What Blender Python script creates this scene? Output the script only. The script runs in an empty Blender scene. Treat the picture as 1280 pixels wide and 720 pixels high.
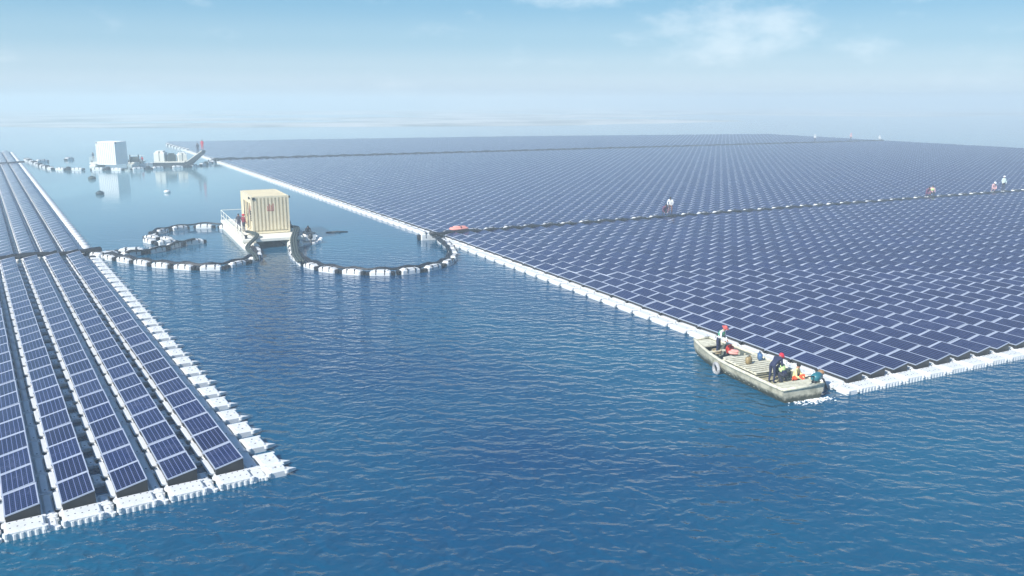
import bpy, bmesh, math, random
import numpy as np
from mathutils import Vector, Matrix, Euler
random.seed(7); rng = np.random.default_rng(7)
S = bpy.context.scene
R = math.radians
# ------------------------------------------------------------ camera, world, sun, exposure
CAM_H = 12.5; FPX = 1070.0; HORIZON = 125.0
PITCH = math.atan((360 - HORIZON) / FPX)
cd = bpy.data.cameras.new('camera'); cam = bpy.data.objects.new('camera', cd); S.collection.objects.link(cam)
cam.location = (0, 0, CAM_H); cam.rotation_euler = (math.pi/2 - PITCH, 0, 0)
cd.sensor_width = 36; cd.lens = 36 * FPX / 1280; cd.clip_end = 9000; cd.clip_start = .1
S.camera = cam
SUN_EL, SUN_AZ = 39.0, -139.0           # azimuth clockwise from +Y (the viewing direction)
w = bpy.data.worlds.new('World'); S.world = w; w.use_nodes = True
nt = w.node_tree; N = nt.nodes; L = nt.links
bg = N['Background']; bg.inputs['Strength'].default_value = .074
sky = N.new('ShaderNodeTexSky'); sky.sky_type = 'NISHITA'; sky.sun_disc = False
sky.sun_elevation = R(SUN_EL); sky.sun_rotation = R(SUN_AZ % 360); sky.air_density = 1.0; sky.dust_density = .6; sky.ozone_density = 2.0
tc = N.new('ShaderNodeTexCoord'); sep = N.new('ShaderNodeSeparateXYZ'); L.new(tc.outputs['Generated'], sep.inputs[0])
def wmath(op, a, b=None, c=None, clamp=False):
    n = N.new('ShaderNodeMath'); n.operation = op; n.use_clamp = clamp
    for i, v in enumerate((a, b, c)):
        if v is None: continue
        if isinstance(v, (int, float)): n.inputs[i].default_value = v
        else: L.new(v, n.inputs[i])
    return n.outputs[0]
# cloud field: noise on the sky direction, stretched sideways, plus two low cumulus banks
mp = N.new('ShaderNodeMapping'); mp.inputs['Scale'].default_value = (1.0, 1.0, 2.2); mp.inputs['Location'].default_value = (.35, 0, .2)
L.new(tc.outputs['Generated'], mp.inputs[0])
n1 = N.new('ShaderNodeTexNoise'); n1.inputs['Scale'].default_value = 15; n1.inputs['Detail'].default_value = 9; n1.inputs['Roughness'].default_value = .58
L.new(mp.outputs[0], n1.inputs['Vector'])
def bank(az, el, ws, hs):
    cx, cz = math.sin(R(az)), math.sin(R(el))
    dx = wmath('DIVIDE', wmath('SUBTRACT', sep.outputs[0], cx), ws); dz = wmath('DIVIDE', wmath('SUBTRACT', sep.outputs[2], cz), hs)
    d = wmath('ADD', wmath('MULTIPLY', dx, dx), wmath('MULTIPLY', dz, dz))
    return wmath('SUBTRACT', 1.0, d, clamp=True)
b = wmath('MAXIMUM', bank(13.0, 4.3, .13, .045), wmath('MULTIPLY', bank(21.5, 3.4, .05, .022), .8))
b = wmath('MAXIMUM', b, wmath('MULTIPLY', bank(4.5, 6.2, .10, .014), .8))
b = wmath('MAXIMUM', b, wmath('MULTIPLY', bank(25, 6.4, .2, .02), .9))
cov = wmath('ADD', wmath('MULTIPLY', b, .30), n1.outputs['Fac'])
rampn = N.new('ShaderNodeMapRange'); rampn.inputs['From Min'].default_value = .55; rampn.inputs['From Max'].default_value = .95
rampn.inputs['To Max'].default_value = .5; rampn.interpolation_type = 'SMOOTHSTEP'
L.new(cov, rampn.inputs['Value'])
tint = N.new('ShaderNodeMix'); tint.data_type = 'RGBA'; tint.blend_type = 'MULTIPLY'; tint.inputs[0].default_value = 1; tint.inputs[7].default_value = (.55, .97, 1.36, 1)
L.new(sky.outputs[0], tint.inputs[6])
mixc = N.new('ShaderNodeMix'); mixc.data_type = 'RGBA'; L.new(rampn.outputs[0], mixc.inputs[0]); 
# milky air low over the reservoir: a band of paler sky that gives way to the clear sky higher up
er = N.new('ShaderNodeValToRGB'); er.color_ramp.interpolation = 'EASE'; els = er.color_ramp.elements
STOPS = [(0, (6.7, 7.9, 8.8)), (.06, (6.3, 7.6, 8.6)), (.12, (5.4, 7.0, 8.1)), (.22, (4.0, 6.1, 7.5)), (.36, (2.7, 5.1, 6.9)), (1, (2.2, 4.6, 6.5))]
for k_, (ps, c_) in enumerate(STOPS):
    e_ = els[k_] if k_ < 2 else els.new(ps); e_.position = ps; e_.color = tuple(q_/10 for q_ in c_)+(1,)
L.new(wmath('MULTIPLY', sep.outputs[2], 1/.3, clamp=True), er.inputs[0])
sc_ = N.new('ShaderNodeMix'); sc_.data_type = 'RGBA'; sc_.blend_type = 'MULTIPLY'; sc_.clamp_result = False; sc_.inputs[0].default_value = 1; sc_.inputs[7].default_value = (10, 10, 10, 1); L.new(er.outputs[0], sc_.inputs[6])
lowf = N.new('ShaderNodeMapRange'); lowf.interpolation_type = 'SMOOTHSTEP'; lowf.inputs['From Min'].default_value = .06; lowf.inputs['From Max'].default_value = .50; lowf.inputs['To Min'].default_value = .85; lowf.inputs['To Max'].default_value = 0
L.new(sep.outputs[2], lowf.inputs[0])
band = N.new('ShaderNodeMix'); band.data_type = 'RGBA'; L.new(lowf.outputs[0], band.inputs[0]); L.new(tint.outputs[2], band.inputs[6]); L.new(sc_.outputs[2], band.inputs[7])
L.new(band.outputs[2], mixc.inputs[6])
mixc.inputs[7].default_value = (9.0, 10.0, 10.6, 1)
L.new(mixc.outputs[2], bg.inputs['Color'])
sd = bpy.data.lights.new('sun', 'SUN'); sd.energy = 4.8; sd.angle = R(.5); sd.color = (1, .965, .91)
sun = bpy.data.objects.new('sun', sd); S.collection.objects.link(sun)
SV = Vector((math.sin(R(SUN_AZ)) * math.cos(R(SUN_EL)), math.cos(R(SUN_AZ)) * math.cos(R(SUN_EL)), math.sin(R(SUN_EL))))
sun.rotation_euler = SV.to_track_quat('Z', 'Y').to_euler(); sun.location = SV * 300
S.view_settings.view_transform = 'Standard'; S.view_settings.look = 'None'; S.view_settings.exposure = .56; S.view_settings.gamma = 1
S.cycles.use_denoising = True; S.cycles.max_bounces = 6; S.cycles.volume_bounces = 2; S.cycles.transparent_max_bounces = 6
S.cycles.caustics_reflective = False; S.cycles.caustics_refractive = False

# ------------------------------------------------------------ helpers
COL = S.collection
def tag(o, label=None, cat=None, group=None, kind=None):
    for k, v in (('label', label), ('category', cat), ('group', group), ('kind', kind)):
        if v: o[k] = v
    return o
def empty(name, loc=(0, 0, 0), rz=0):
    o = bpy.data.objects.new(name, None); COL.objects.link(o); o.location = loc; o.rotation_euler = (0, 0, rz); o.empty_display_size = .2
    return o
class MB:
    def __init__(s): s.v = []; s.f = []; s.m = []
    def add(s, vs, fs, m=0):
        k = len(s.v); s.v += [tuple(p) for p in vs]; s.f += [tuple(i + k for i in f) for f in fs]; s.m += [m] * len(fs)
    def box(s, c, d, m=0, M=None, taper=1.0):
        x, y, z = c; a, b_, e = d[0]/2, d[1]/2, d[2]/2
        vs = [Vector((x+i*a*(taper if k > 0 else 1), y+j*b_*(taper if k > 0 else 1), z+k*e)) for k in (-1, 1) for j in (-1, 1) for i in (-1, 1)]
        if M: vs = [M @ p for p in vs]
        s.add(vs, [(0, 2, 3, 1), (4, 5, 7, 6), (0, 1, 5, 4), (2, 6, 7, 3), (0, 4, 6, 2), (1, 3, 7, 5)], m)
    def cbox(s, c, d, ch=.05, m=0, M=None):                 # box with chamfered edges all round
        x, y, z = c; a, b_, e = d[0]/2, d[1]/2, d[2]/2; ch = min(ch, a*.9, b_*.9, e*.9)
        def ring(i, zz):
            A, B = a - i, b_ - i; q = ch
            return [(-A+q, -B), (A-q, -B), (A, -B+q), (A, B-q), (A-q, B), (-A+q, B), (-A, B-q), (-A, -B+q)], zz
        vs = []
        for r, zz in (ring(ch, -e), ring(0, -e+ch), ring(0, e-ch), ring(ch, e)):
            vs += [Vector((x+p, y+q, z+zz)) for p, q in r]
        if M: vs = [M @ p for p in vs]
        fs = [tuple(range(7, -1, -1)), tuple(range(24, 32))]
        for k in range(3):
            for i in range(8): fs.append((k*8+i, k*8+(i+1) % 8, k*8+8+(i+1) % 8, k*8+8+i))
        s.add(vs, fs, m)
    def tube(s, pts, r, n=8, m=0, caps=True):
        pts = [Vector(p) for p in pts]; rs = r if isinstance(r, (list, tuple)) else [r]*len(pts); k = len(s.v); vs = []; fs = []
        for i, p in enumerate(pts):
            t = (pts[min(i+1, len(pts)-1)] - pts[max(i-1, 0)]).normalized()
            up = Vector((0, 0, 1)) if abs(t.z) < .9 else Vector((1, 0, 0))
            a = t.cross(up).normalized(); b_ = t.cross(a)
            vs += [p + rs[i]*(a*math.cos(2*math.pi*j/n) + b_*math.sin(2*math.pi*j/n)) for j in range(n)]
        for i in range(len(pts)-1):
            for j in range(n): fs.append((i*n+j, i*n+(j+1) % n, (i+1)*n+(j+1) % n, (i+1)*n+j))
        if caps: fs += [tuple(range(n-1, -1, -1)), tuple((len(pts)-1)*n+j for j in range(n))]
        s.add(vs, fs, m)
    def cyl(s, c, r, h, n=14, m=0, M=None, r2=None):
        r2 = r if r2 is None else r2
        vs = [Vector((c[0]+rr*math.cos(2*math.pi*j/n), c[1]+rr*math.sin(2*math.pi*j/n), c[2]+z)) for rr, z in ((r, 0), (r2, h)) for j in range(n)]
        if M: vs = [M @ p for p in vs]
        s.add(vs, [tuple(range(n-1, -1, -1)), tuple(range(n, 2*n))] + [(j, (j+1) % n, n+(j+1) % n, n+j) for j in range(n)], m)
    def torus(s, c, Rr, r, M=None, n=20, k=9, m=0):
        vs = [Vector((c[0]+(Rr+r*math.cos(b_))*math.cos(a), c[1]+(Rr+r*math.cos(b_))*math.sin(a), c[2]+r*math.sin(b_)))
              for a in (2*math.pi*i/n for i in range(n)) for b_ in (2*math.pi*j/k for j in range(k))]
        if M: vs = [M @ p for p in vs]
        s.add(vs, [(i*k+j, ((i+1) % n)*k+j, ((i+1) % n)*k+(j+1) % k, i*k+(j+1) % k) for i in range(n) for j in range(k)], m)
    def blob(s, c, d, M=None, n=12, k=7, m=0, jit=0):
        vs = [Vector((c[0], c[1], c[2]-d[2]))]
        for i in range(1, k):
            t = math.pi*i/k
            for j in range(n):
                q = 1 + random.uniform(-jit, jit)
                vs.append(Vector((c[0]+q*d[0]*math.sin(t)*math.cos(2*math.pi*j/n), c[1]+q*d[1]*math.sin(t)*math.sin(2*math.pi*j/n), c[2]-q*d[2]*math.cos(t))))
        vs.append(Vector((c[0], c[1], c[2]+d[2])))
        if M: vs = [M @ p for p in vs]
        fs = [(0, 1+(j+1) % n, 1+j) for j in range(n)]
        for i in range(k-2):
            for j in range(n): fs.append((1+i*n+j, 1+i*n+(j+1) % n, 1+(i+1)*n+(j+1) % n, 1+(i+1)*n+j))
        o = 1+(k-2)*n; fs += [(o+j, o+(j+1) % n, len(vs)-1) for j in range(n)]
        s.add(vs, fs, m)
    def build(s, name, mats, parent=None, smooth=False):
        me = bpy.data.meshes.new(name); me.from_pydata(s.v, [], s.f)
        if not isinstance(mats, (list, tuple)): mats = [mats]
        for q in mats: me.materials.append(q)
        me.polygons.foreach_set('material_index', s.m)
        if smooth: me.polygons.foreach_set('use_smooth', [True]*len(s.f))
        me.update(); o = bpy.data.objects.new(name, me); COL.objects.link(o)
        if parent: o.parent = parent
        return o
def copy_tree(o, parent=None):
    c = o.copy(); COL.objects.link(c); c.parent = parent
    for ch in KIDS.get(o.name, []) or o.children: copy_tree(ch, c)
    return c
KIDS = {}
def mat(name, col, rough=.5, metal=0, noise=0, nscale=4, col2=None, bump=0, bscale=20, coat=0, spec=.5):
    m = bpy.data.materials.new(name); m.use_nodes = True; t = m.node_tree; p = t.nodes['Principled BSDF']
    p.inputs['Base Color'].default_value = (*col, 1); p.inputs['Roughness'].default_value = rough; p.inputs['Metallic'].default_value = metal
    p.inputs['Coat Weight'].default_value = coat; p.inputs['Specular IOR Level'].default_value = spec
    if noise or bump:
        g = t.nodes.new('ShaderNodeNewGeometry')
    if noise:
        n = t.nodes.new('ShaderNodeTexNoise'); n.inputs['Scale'].default_value = nscale; n.inputs['Detail'].default_value = 6; n.inputs['Roughness'].default_value = .65
        t.links.new(g.outputs['Position'], n.inputs['Vector'])
        r = t.nodes.new('ShaderNodeMapRange'); r.inputs['From Min'].default_value = .42; r.inputs['From Max'].default_value = .75; r.inputs['To Max'].default_value = noise
        t.links.new(n.outputs['Fac'], r.inputs[0])
        x = t.nodes.new('ShaderNodeMix'); x.data_type = 'RGBA'; x.inputs[6].default_value = (*col, 1)
        c2 = col2 or tuple(q*.45 for q in col); x.inputs[7].default_value = (*c2, 1)
        t.links.new(r.outputs[0], x.inputs[0]); t.links.new(x.outputs[2], p.inputs['Base Color'])
    if bump:
        n = t.nodes.new('ShaderNodeTexNoise'); n.inputs['Scale'].default_value = bscale; t.links.new(g.outputs['Position'], n.inputs['Vector'])
        b_ = t.nodes.new('ShaderNodeBump'); b_.inputs['Strength'].default_value = bump; b_.inputs['Distance'].default_value = .02
        t.links.new(n.outputs['Fac'], b_.inputs['Height']); t.links.new(b_.outputs[0], p.inputs['Normal'])
    return m
def world_at(px, py, z=0.0):
    """where the sight line of photo pixel (px,py) meets height z"""
    dx = (px-640)/FPX; dy = (360-py)/FPX
    r = Vector((dx, math.cos(PITCH)+dy*math.sin(PITCH), -math.sin(PITCH)+dy*math.cos(PITCH)))
    t = (CAM_H-z)/-r.z
    return Vector((r.x*t, r.y*t, z))
def to_px(p):
    x, y, z = p[0], p[1], p[2]-CAM_H
    d = y*math.cos(PITCH) - z*math.sin(PITCH); up = y*math.sin(PITCH) + z*math.cos(PITCH)
    if d < .5: return None
    return 640+FPX*x/d, 360-FPX*up/d, d
ONES = 'zeroth first second third fourth fifth sixth seventh eighth ninth tenth eleventh twelfth thirteenth fourteenth fifteenth sixteenth seventeenth eighteenth nineteenth'.split()
TENS = {2: 'twenty', 3: 'thirty', 4: 'forty', 5: 'fifty', 6: 'sixty', 7: 'seventy', 8: 'eighty', 9: 'ninety'}
def ordw(n):
    if n >= 100: return 'hundredth' if n == 100 else 'hundred-' + ordw(n-100)
    if n < 20: return ONES[n]
    t, o = divmod(n, 10)
    return TENS[t][:-1]+'ieth' if o == 0 else TENS[t]+'-'+ONES[o]

# ------------------------------------------------------------ materials
M = {}
M['hdpe'] = mat('white_plastic_float', (.72, .73, .72), .45, noise=.35, nscale=2.5, col2=(.45, .46, .42), bump=.3, bscale=14)
M['hdpe_far'] = mat('white_plastic_far', (.72, .73, .72), .5)
M['dark_hole'] = mat('bolt_hole', (.05, .05, .06), .8)
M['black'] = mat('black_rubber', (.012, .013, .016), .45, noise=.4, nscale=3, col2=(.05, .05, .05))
M['alu'] = mat('panel_frame_metal', (.42, .47, .56), .6, .3)
M['ridge'] = mat('grey_ridge', (.38, .42, .50), .5)
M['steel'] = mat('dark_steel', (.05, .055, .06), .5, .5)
M['back_and_shade'] = mat('panel_back_and_shade', (.03, .03, .035), .7)  # panel undersides, and the painted shade wedges of the mass panels
def cell_material():
    m = bpy.data.materials.new('solar_cells'); m.use_nodes = True; t = m.node_tree; p = t.nodes['Principled BSDF']; lk = t.links
    def mth(op, a, b_=None, c=None, cl=False):
        n = t.nodes.new('ShaderNodeMath'); n.operation = op; n.use_clamp = cl
        for i, v in enumerate((a, b_, c)):
            if v is None: continue
            if isinstance(v, (int, float)): n.inputs[i].default_value = v
            else: lk.new(v, n.inputs[i])
        return n.outputs[0]
    uv = t.nodes.new('ShaderNodeUVMap'); uv.uv_map = 'cells'
    sp = t.nodes.new('ShaderNodeSeparateXYZ'); lk.new(uv.outputs[0], sp.inputs[0])
    def line(src, k, wd):
        f_ = mth('FRACT', mth('MULTIPLY', src, k)); d = mth('ABSOLUTE', mth('SUBTRACT', f_, .5))
        return mth('GREATER_THAN', d, .5-wd)
    g6 = line(sp.outputs[0], 6, .085); g10 = line(sp.outputs[1], 10, .022)
    bus = mth('MULTIPLY', line(sp.outputs[0], 18, .05), .14)
    a = mth('MAXIMUM', mth('MULTIPLY', g6, .5), mth('MULTIPLY', g10, .4)); a = mth('MAXIMUM', a, bus)
    geo = t.nodes.new('ShaderNodeNewGeometry')
    nz = t.nodes.new('ShaderNodeTexNoise'); nz.inputs['Scale'].default_value = .45; nz.inputs['Detail'].default_value = 3; lk.new(geo.outputs['Position'], nz.inputs[0])
    oi = t.nodes.new('ShaderNodeObjectInfo')
    wn = t.nodes.new('ShaderNodeTexWhiteNoise'); wn.noise_dimensions = '1D'; lk.new(mth('ADD', mth('FLOOR', mth('ADD', sp.outputs[0], .0005)), mth('MULTIPLY', oi.outputs['Random'], 917.0)), wn.inputs['W'])
    pr_ = wn.outputs['Value']
    mx0 = t.nodes.new('ShaderNodeMix'); mx0.data_type = 'RGBA'; mx0.inputs[6].default_value = (.002, .004, .030, 1); mx0.inputs[7].default_value = (.006, .014, .070, 1)
    lk.new(mth('ADD', mth('MULTIPLY', nz.outputs['Fac'], .5), mth('MULTIPLY', pr_, .55), cl=True), mx0.inputs[0])
    mx = t.nodes.new('ShaderNodeMix'); mx.data_type = 'RGBA'; lk.new(a, mx.inputs[0]); lk.new(mx0.outputs[2], mx.inputs[6]); mx.inputs[7].default_value = (.20, .24, .42, 1)
    dn = t.nodes.new('ShaderNodeTexNoise'); dn.inputs['Scale'].default_value = 1.6; dn.inputs['Detail'].default_value = 7; dn.inputs['Roughness'].default_value = .7; lk.new(geo.outputs['Position'], dn.inputs[0])
    du = t.nodes.new('ShaderNodeMapRange'); du.inputs['From Min'].default_value = .48; du.inputs['From Max'].default_value = .85; du.inputs['To Max'].default_value = .20; lk.new(dn.outputs['Fac'], du.inputs[0])
    ds = t.nodes.new('ShaderNodeMix'); ds.data_type = 'RGBA'; ds.inputs[7].default_value = (.20, .21, .26, 1); lk.new(mth('MULTIPLY', du.outputs[0], mth('ADD', mth('MULTIPLY', pr_, 1.2), .2)), ds.inputs[0]); lk.new(mx.outputs[2], ds.inputs[6])
    lk.new(mth('ADD', mth('MULTIPLY', pr_, .12), .06), p.inputs['Roughness'])
    lk.new(ds.outputs[2], p.inputs['Base Color']); p.inputs['Roughness'].default_value = .10; p.inputs['IOR'].default_value = 1.24
    return m
M['cells'] = cell_material()

# ------------------------------------------------------------ water, far shore, haze
def water_material():
    m = bpy.data.materials.new('reservoir_water'); m.use_nodes = True; t = m.node_tree; p = t.nodes['Principled BSDF']; lk = t.links
    p.inputs['Base Color'].default_value = (.004, .062, .150, 1); p.inputs['Specular Tint'].default_value = (.55, .9, 1, 1); p.inputs['Roughness'].default_value = .06; p.inputs['IOR'].default_value = 1.33
    g = t.nodes.new('ShaderNodeNewGeometry')
    def tex(scale, sx, sy, rot, detail=2, rough=.5, dist=0, ridge=False):
        q = t.nodes.new('ShaderNodeMapping'); q.inputs['Rotation'].default_value = (0, 0, R(rot)); q.inputs['Scale'].default_value = (sx, sy, 1)
        n = t.nodes.new('ShaderNodeTexNoise'); n.inputs['Scale'].default_value = scale; n.inputs['Detail'].default_value = detail
        n.inputs['Roughness'].default_value = rough; n.inputs['Distortion'].default_value = dist
        lk.new(g.outputs['Position'], q.inputs[0]); lk.new(q.outputs[0], n.inputs[0])
        o = n.outputs['Fac']
        if ridge:
            a = t.nodes.new('ShaderNodeMath'); a.operation = 'SUBTRACT'; lk.new(o, a.inputs[0]); a.inputs[1].default_value = .5
            b_ = t.nodes.new('ShaderNodeMath'); b_.operation = 'ABSOLUTE'; lk.new(a.outputs[0], b_.inputs[0])
            c = t.nodes.new('ShaderNodeMath'); c.operation = 'MULTIPLY'; lk.new(b_.outputs[0], c.inputs[0]); c.inputs[1].default_value = -1.6; o = c.outputs[0]
        return o
    def add(a, b_, k):
        n = t.nodes.new('ShaderNodeMath'); n.operation = 'MULTIPLY_ADD'; lk.new(b_, n.inputs[0]); n.inputs[1].default_value = k; lk.new(a, n.inputs[2]); return n.outputs[0]
    def wave(period, rot, dist, ds):
        q = t.nodes.new('ShaderNodeMapping'); q.inputs['Rotation'].default_value = (0, 0, R(rot))
        n = t.nodes.new('ShaderNodeTexWave'); n.wave_type = 'BANDS'; n.bands_direction = 'Y'; n.inputs['Scale'].default_value = .314/period
        n.inputs['Distortion'].default_value = dist; n.inputs['Detail'].default_value = 2.5; n.inputs['Detail Scale'].default_value = ds; n.inputs['Detail Roughness'].default_value = .6
        lk.new(g.outputs['Position'], q.inputs[0]); lk.new(q.outputs[0], n.inputs[0]); return n.outputs['Fac']
    h = tex(.62, .55, 1.0, 12, 3, .55, .7, True)
    h = add(h, wave(1.15, 12, 9, 2.2), .26)
    h = add(h, wave(.72, -10, 8, 3.0), .15)
    h = add(h, tex(1.7, .6, 1.0, -6, 3, .55, .5, True), .25)
    h = add(h, tex(.13, .8, 1, 0, 2), .9)
    h = add(h, tex(4.5, .7, 1, -8, 2, .6), .10)
    b_ = t.nodes.new('ShaderNodeBump'); b_.inputs['Strength'].default_value = 1; b_.inputs['Distance'].default_value = .115
    calm_s = t.nodes.new('ShaderNodeSeparateXYZ'); lk.new(g.outputs['Position'], calm_s.inputs[0])
    cy_ = t.nodes.new('ShaderNodeMapRange'); cy_.interpolation_type = 'SMOOTHSTEP'; cy_.inputs['From Min'].default_value = 28; cy_.inputs['From Max'].default_value = 88; cy_.inputs['To Min'].default_value = 1; cy_.inputs['To Max'].default_value = .07; lk.new(calm_s.outputs[1], cy_.inputs[0])
    pt_ = t.nodes.new('ShaderNodeMath'); pt_.operation = 'MULTIPLY_ADD'; lk.new(tex(.03, .5, 1.6, 10, 3, .6, 1), pt_.inputs[0]); pt_.inputs[1].default_value = 1.3; pt_.inputs[2].default_value = .4
    st_ = t.nodes.new('ShaderNodeMath'); st_.operation = 'MULTIPLY'; st_.use_clamp = True; lk.new(cy_.outputs[0], st_.inputs[0]); lk.new(pt_.outputs[0], st_.inputs[1]); lk.new(st_.outputs[0], b_.inputs['Strength'])
    lk.new(h, b_.inputs['Height']); lk.new(b_.outputs[0], p.inputs['Normal'])
    # broad patches of suspended silt: slightly greener, lighter water
    q = tex(.018, 1, 1, 20, 3, .6, .6)
    r = t.nodes.new('ShaderNodeMapRange'); r.inputs['From Min'].default_value = .4; r.inputs['From Max'].default_value = .72; lk.new(q, r.inputs[0])
    x = t.nodes.new('ShaderNodeMix'); x.data_type = 'RGBA'; x.inputs[6].default_value = (.0003, .046, .122, 1); x.inputs[7].default_value = (.001, .120, .190, 1)
    lk.new(r.outputs[0], x.inputs[0])
    # pale sheen of the channel along the small array, painted into the water colour
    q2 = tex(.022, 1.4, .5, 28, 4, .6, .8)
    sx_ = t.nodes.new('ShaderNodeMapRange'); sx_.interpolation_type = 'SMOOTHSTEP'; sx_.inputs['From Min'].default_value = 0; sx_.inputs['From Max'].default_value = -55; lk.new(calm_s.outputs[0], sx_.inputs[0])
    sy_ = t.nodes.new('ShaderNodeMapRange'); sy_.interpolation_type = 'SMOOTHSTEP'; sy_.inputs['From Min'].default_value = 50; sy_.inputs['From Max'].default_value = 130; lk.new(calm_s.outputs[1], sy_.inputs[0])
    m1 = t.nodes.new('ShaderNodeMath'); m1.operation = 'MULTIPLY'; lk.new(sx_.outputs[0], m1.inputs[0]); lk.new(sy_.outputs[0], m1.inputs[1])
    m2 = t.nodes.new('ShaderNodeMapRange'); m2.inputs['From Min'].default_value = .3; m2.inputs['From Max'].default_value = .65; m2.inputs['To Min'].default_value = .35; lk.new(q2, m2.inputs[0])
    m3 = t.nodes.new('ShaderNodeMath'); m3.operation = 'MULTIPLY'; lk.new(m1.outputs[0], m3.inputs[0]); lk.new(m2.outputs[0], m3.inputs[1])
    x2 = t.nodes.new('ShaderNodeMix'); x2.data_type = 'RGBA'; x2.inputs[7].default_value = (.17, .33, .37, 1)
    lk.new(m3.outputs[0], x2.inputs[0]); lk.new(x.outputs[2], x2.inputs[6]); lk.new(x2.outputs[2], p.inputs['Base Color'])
    return m
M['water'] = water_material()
FAR = 3200
m_ = MB(); m_.add([(-FAR, -200, 0), (FAR, -200, 0), (FAR, FAR, 0), (-FAR, FAR, 0)], [(0, 1, 2, 3)])
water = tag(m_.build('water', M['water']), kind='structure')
# low flats and spits of the far shore
M['shore'] = mat('far_shore_ground', (.62, .60, .54), .9, noise=1, nscale=.016, col2=(.05, .10, .07))
def flat_sheet(name, x0, x1, y0, y1, seed, thr, mt):
    r_ = np.random.default_rng(seed); nx, ny = 90, 34
    ph = r_.uniform(0, 6.28, (10, 2)); fr = r_.uniform(.006, .035, (10, 2))
    mb = MB(); hs = {}
    def hgt(x, y):
        e = min((x-x0)/60, (x1-x)/60, (y-y0)/40, (y1-y)/40, 1)
        return sum(math.sin(x*fr[k, 0]*.6+ph[k, 0])*math.cos(y*fr[k, 1]+ph[k, 1]) for k in range(10))*.5 + 1.4*e - thr
    vs = []
    for j in range(ny):
        for i in range(nx):
            x = x0+(x1-x0)*i/(nx-1); y = y0+(y1-y0)*j/(ny-1); vs.append((x, y, max(-.5, min(1.3, hgt(x, y)*.8))))
    mb.add(vs, [(j*nx+i, j*nx+i+1, (j+1)*nx+i+1, (j+1)*nx+i) for j in range(ny-1) for i in range(nx-1)])
    return tag(mb.build(name, mt, smooth=True), kind='structure')
flat_sheet('far_shore', -700, 140, 400, 1100, 3, 1.0, M['shore'])
flat_sheet('far_shore', -100, 1100, 640, 1700, 9, 1.0, M['shore'])

def haze():
    m = bpy.data.materials.new('haze_air'); m.use_nodes = True; t = m.node_tree; t.nodes.clear()
    o = t.nodes.new('ShaderNodeOutputMaterial'); v = t.nodes.new('ShaderNodeVolumePrincipled')
    v.inputs['Color'].default_value = (.76, .87, .89, 1); v.inputs['Density'].default_value = .0025; v.inputs['Anisotropy'].default_value = .0
    t.links.new(v.outputs[0], o.inputs['Volume'])
    b_ = MB(); b_.box((0, FAR/2-100, 8.0), (2*FAR+20, FAR+220, 18.6)); h = b_.build('haze', m); tag(h, kind='stuff')
haze()

# ------------------------------------------------------------ the two floating arrays
PW, PL, TILT = .97, 1.615, R(12)              # panel width (tilted across), length (along the column)
ZLOW, ZDECK = .42, .24
class Block:
    def __init__(s, o, ua, va, pu, pv):
        s.o = Vector((o[0], o[1], 0)); s.u = Vector((math.sin(R(ua)), math.cos(R(ua)), 0)); s.v = Vector((math.sin(R(va)), math.cos(R(va)), 0))
        s.pu, s.pv, s.rz = pu, pv, -R(ua)
    def at(s, a, b_, z=0): return s.o + s.u*a + s.v*b_ + Vector((0, 0, z))
UP, VL, VR = 1.72, 1.53, 1.48
pl = world_at(269, 587, ZLOW); LB1 = Block(pl, -32.2, 57.0, UP, VL)
rowsL1 = 28
o2 = LB1.at(rowsL1*UP+1.5, 0); LB2 = Block(o2, -31.7, 57.8, UP, VL)
pr = world_at(1058.9, 473.3, ZLOW); RB1 = Block(pr, -26.9, 63.2, UP, VR)
rowsR1 = 27
pm = world_at(557, 297, 0); RB2 = Block(RB1.at(rowsR1*UP+1.35, 0), -28.4, 63.9, UP, VR)
rowsR2 = 65
RB3 = Block(RB2.at(rowsR2*UP+1.5, 0), -28.1, 64.7, UP, VR)
def in_poly(x, y, P):
    c = False; n = len(P)
    for i in range(n):
        x1, y1 = P[i]; x2, y2 = P[(i+1) % n]
        if (y1 > y) != (y2 > y) and x < (x2-x1)*(y-y1)/(y2-y1)+x1: c = not c
    return c
E_ = world_at(1275, 188); F_ = world_at(1110, 178.5); G_ = world_at(960, 169.5); H_ = world_at(640, 172.5); I_ = world_at(212, 179.5)
dirE = (E_-F_).normalized()
ARRAY_R = [(0, -40)] + [(p.x, p.y) for p in (I_ + Vector((-4, 0, 0)), H_, G_, F_, E_)] + [((E_+dirE*260).x, (E_+dirE*260).y)]
RB3_last = None
cells = []      # (block, array, blockindex, col, row)
def visible(p, mx=110, my=80):
    q = to_px(p)
    return q is not None and -mx*14/max(q[2], 14)*2.2-mx < q[0] < 1280+mx+mx*14/max(q[2], 14)*2.2 and q[1] < 720+my+60
def fill(bl, arr, bi, cols, rows, sgn):
    for c in range(cols):
        for r in range(rows):
            p = bl.at((r+.5)*UP, sgn*c*bl.pv+.5)
            if not visible(p): continue
            if arr == 'right' and bi > 1 and not in_poly(p.x, p.y, ARRAY_R): continue
            cells.append((bl, arr, bi, c, r, sgn))
fill(LB1, 'left', 1, 14, rowsL1, -1)
fill(LB2, 'left', 2, 30, 96, -1)
fill(RB1, 'right', 1, 72, rowsR1, 1)
fill(RB2, 'right', 2, 190, rowsR2, 1)
fill(RB3, 'right', 3, 240, 62, 1)
def score(p):
    q = to_px(p)
    if q is None: return 0
    inside = (-8 < q[0] < 1288) and q[1] < 735
    return (1 if inside else .02)/q[2]**2 * (CAM_H/q[2])**.6
cells.sort(key=lambda c: -score(c[0].at((c[4]+.5)*UP, c[5]*c[3]*c[0].pv+.5)))
near, rest = cells[:300], cells[300:]

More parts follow.
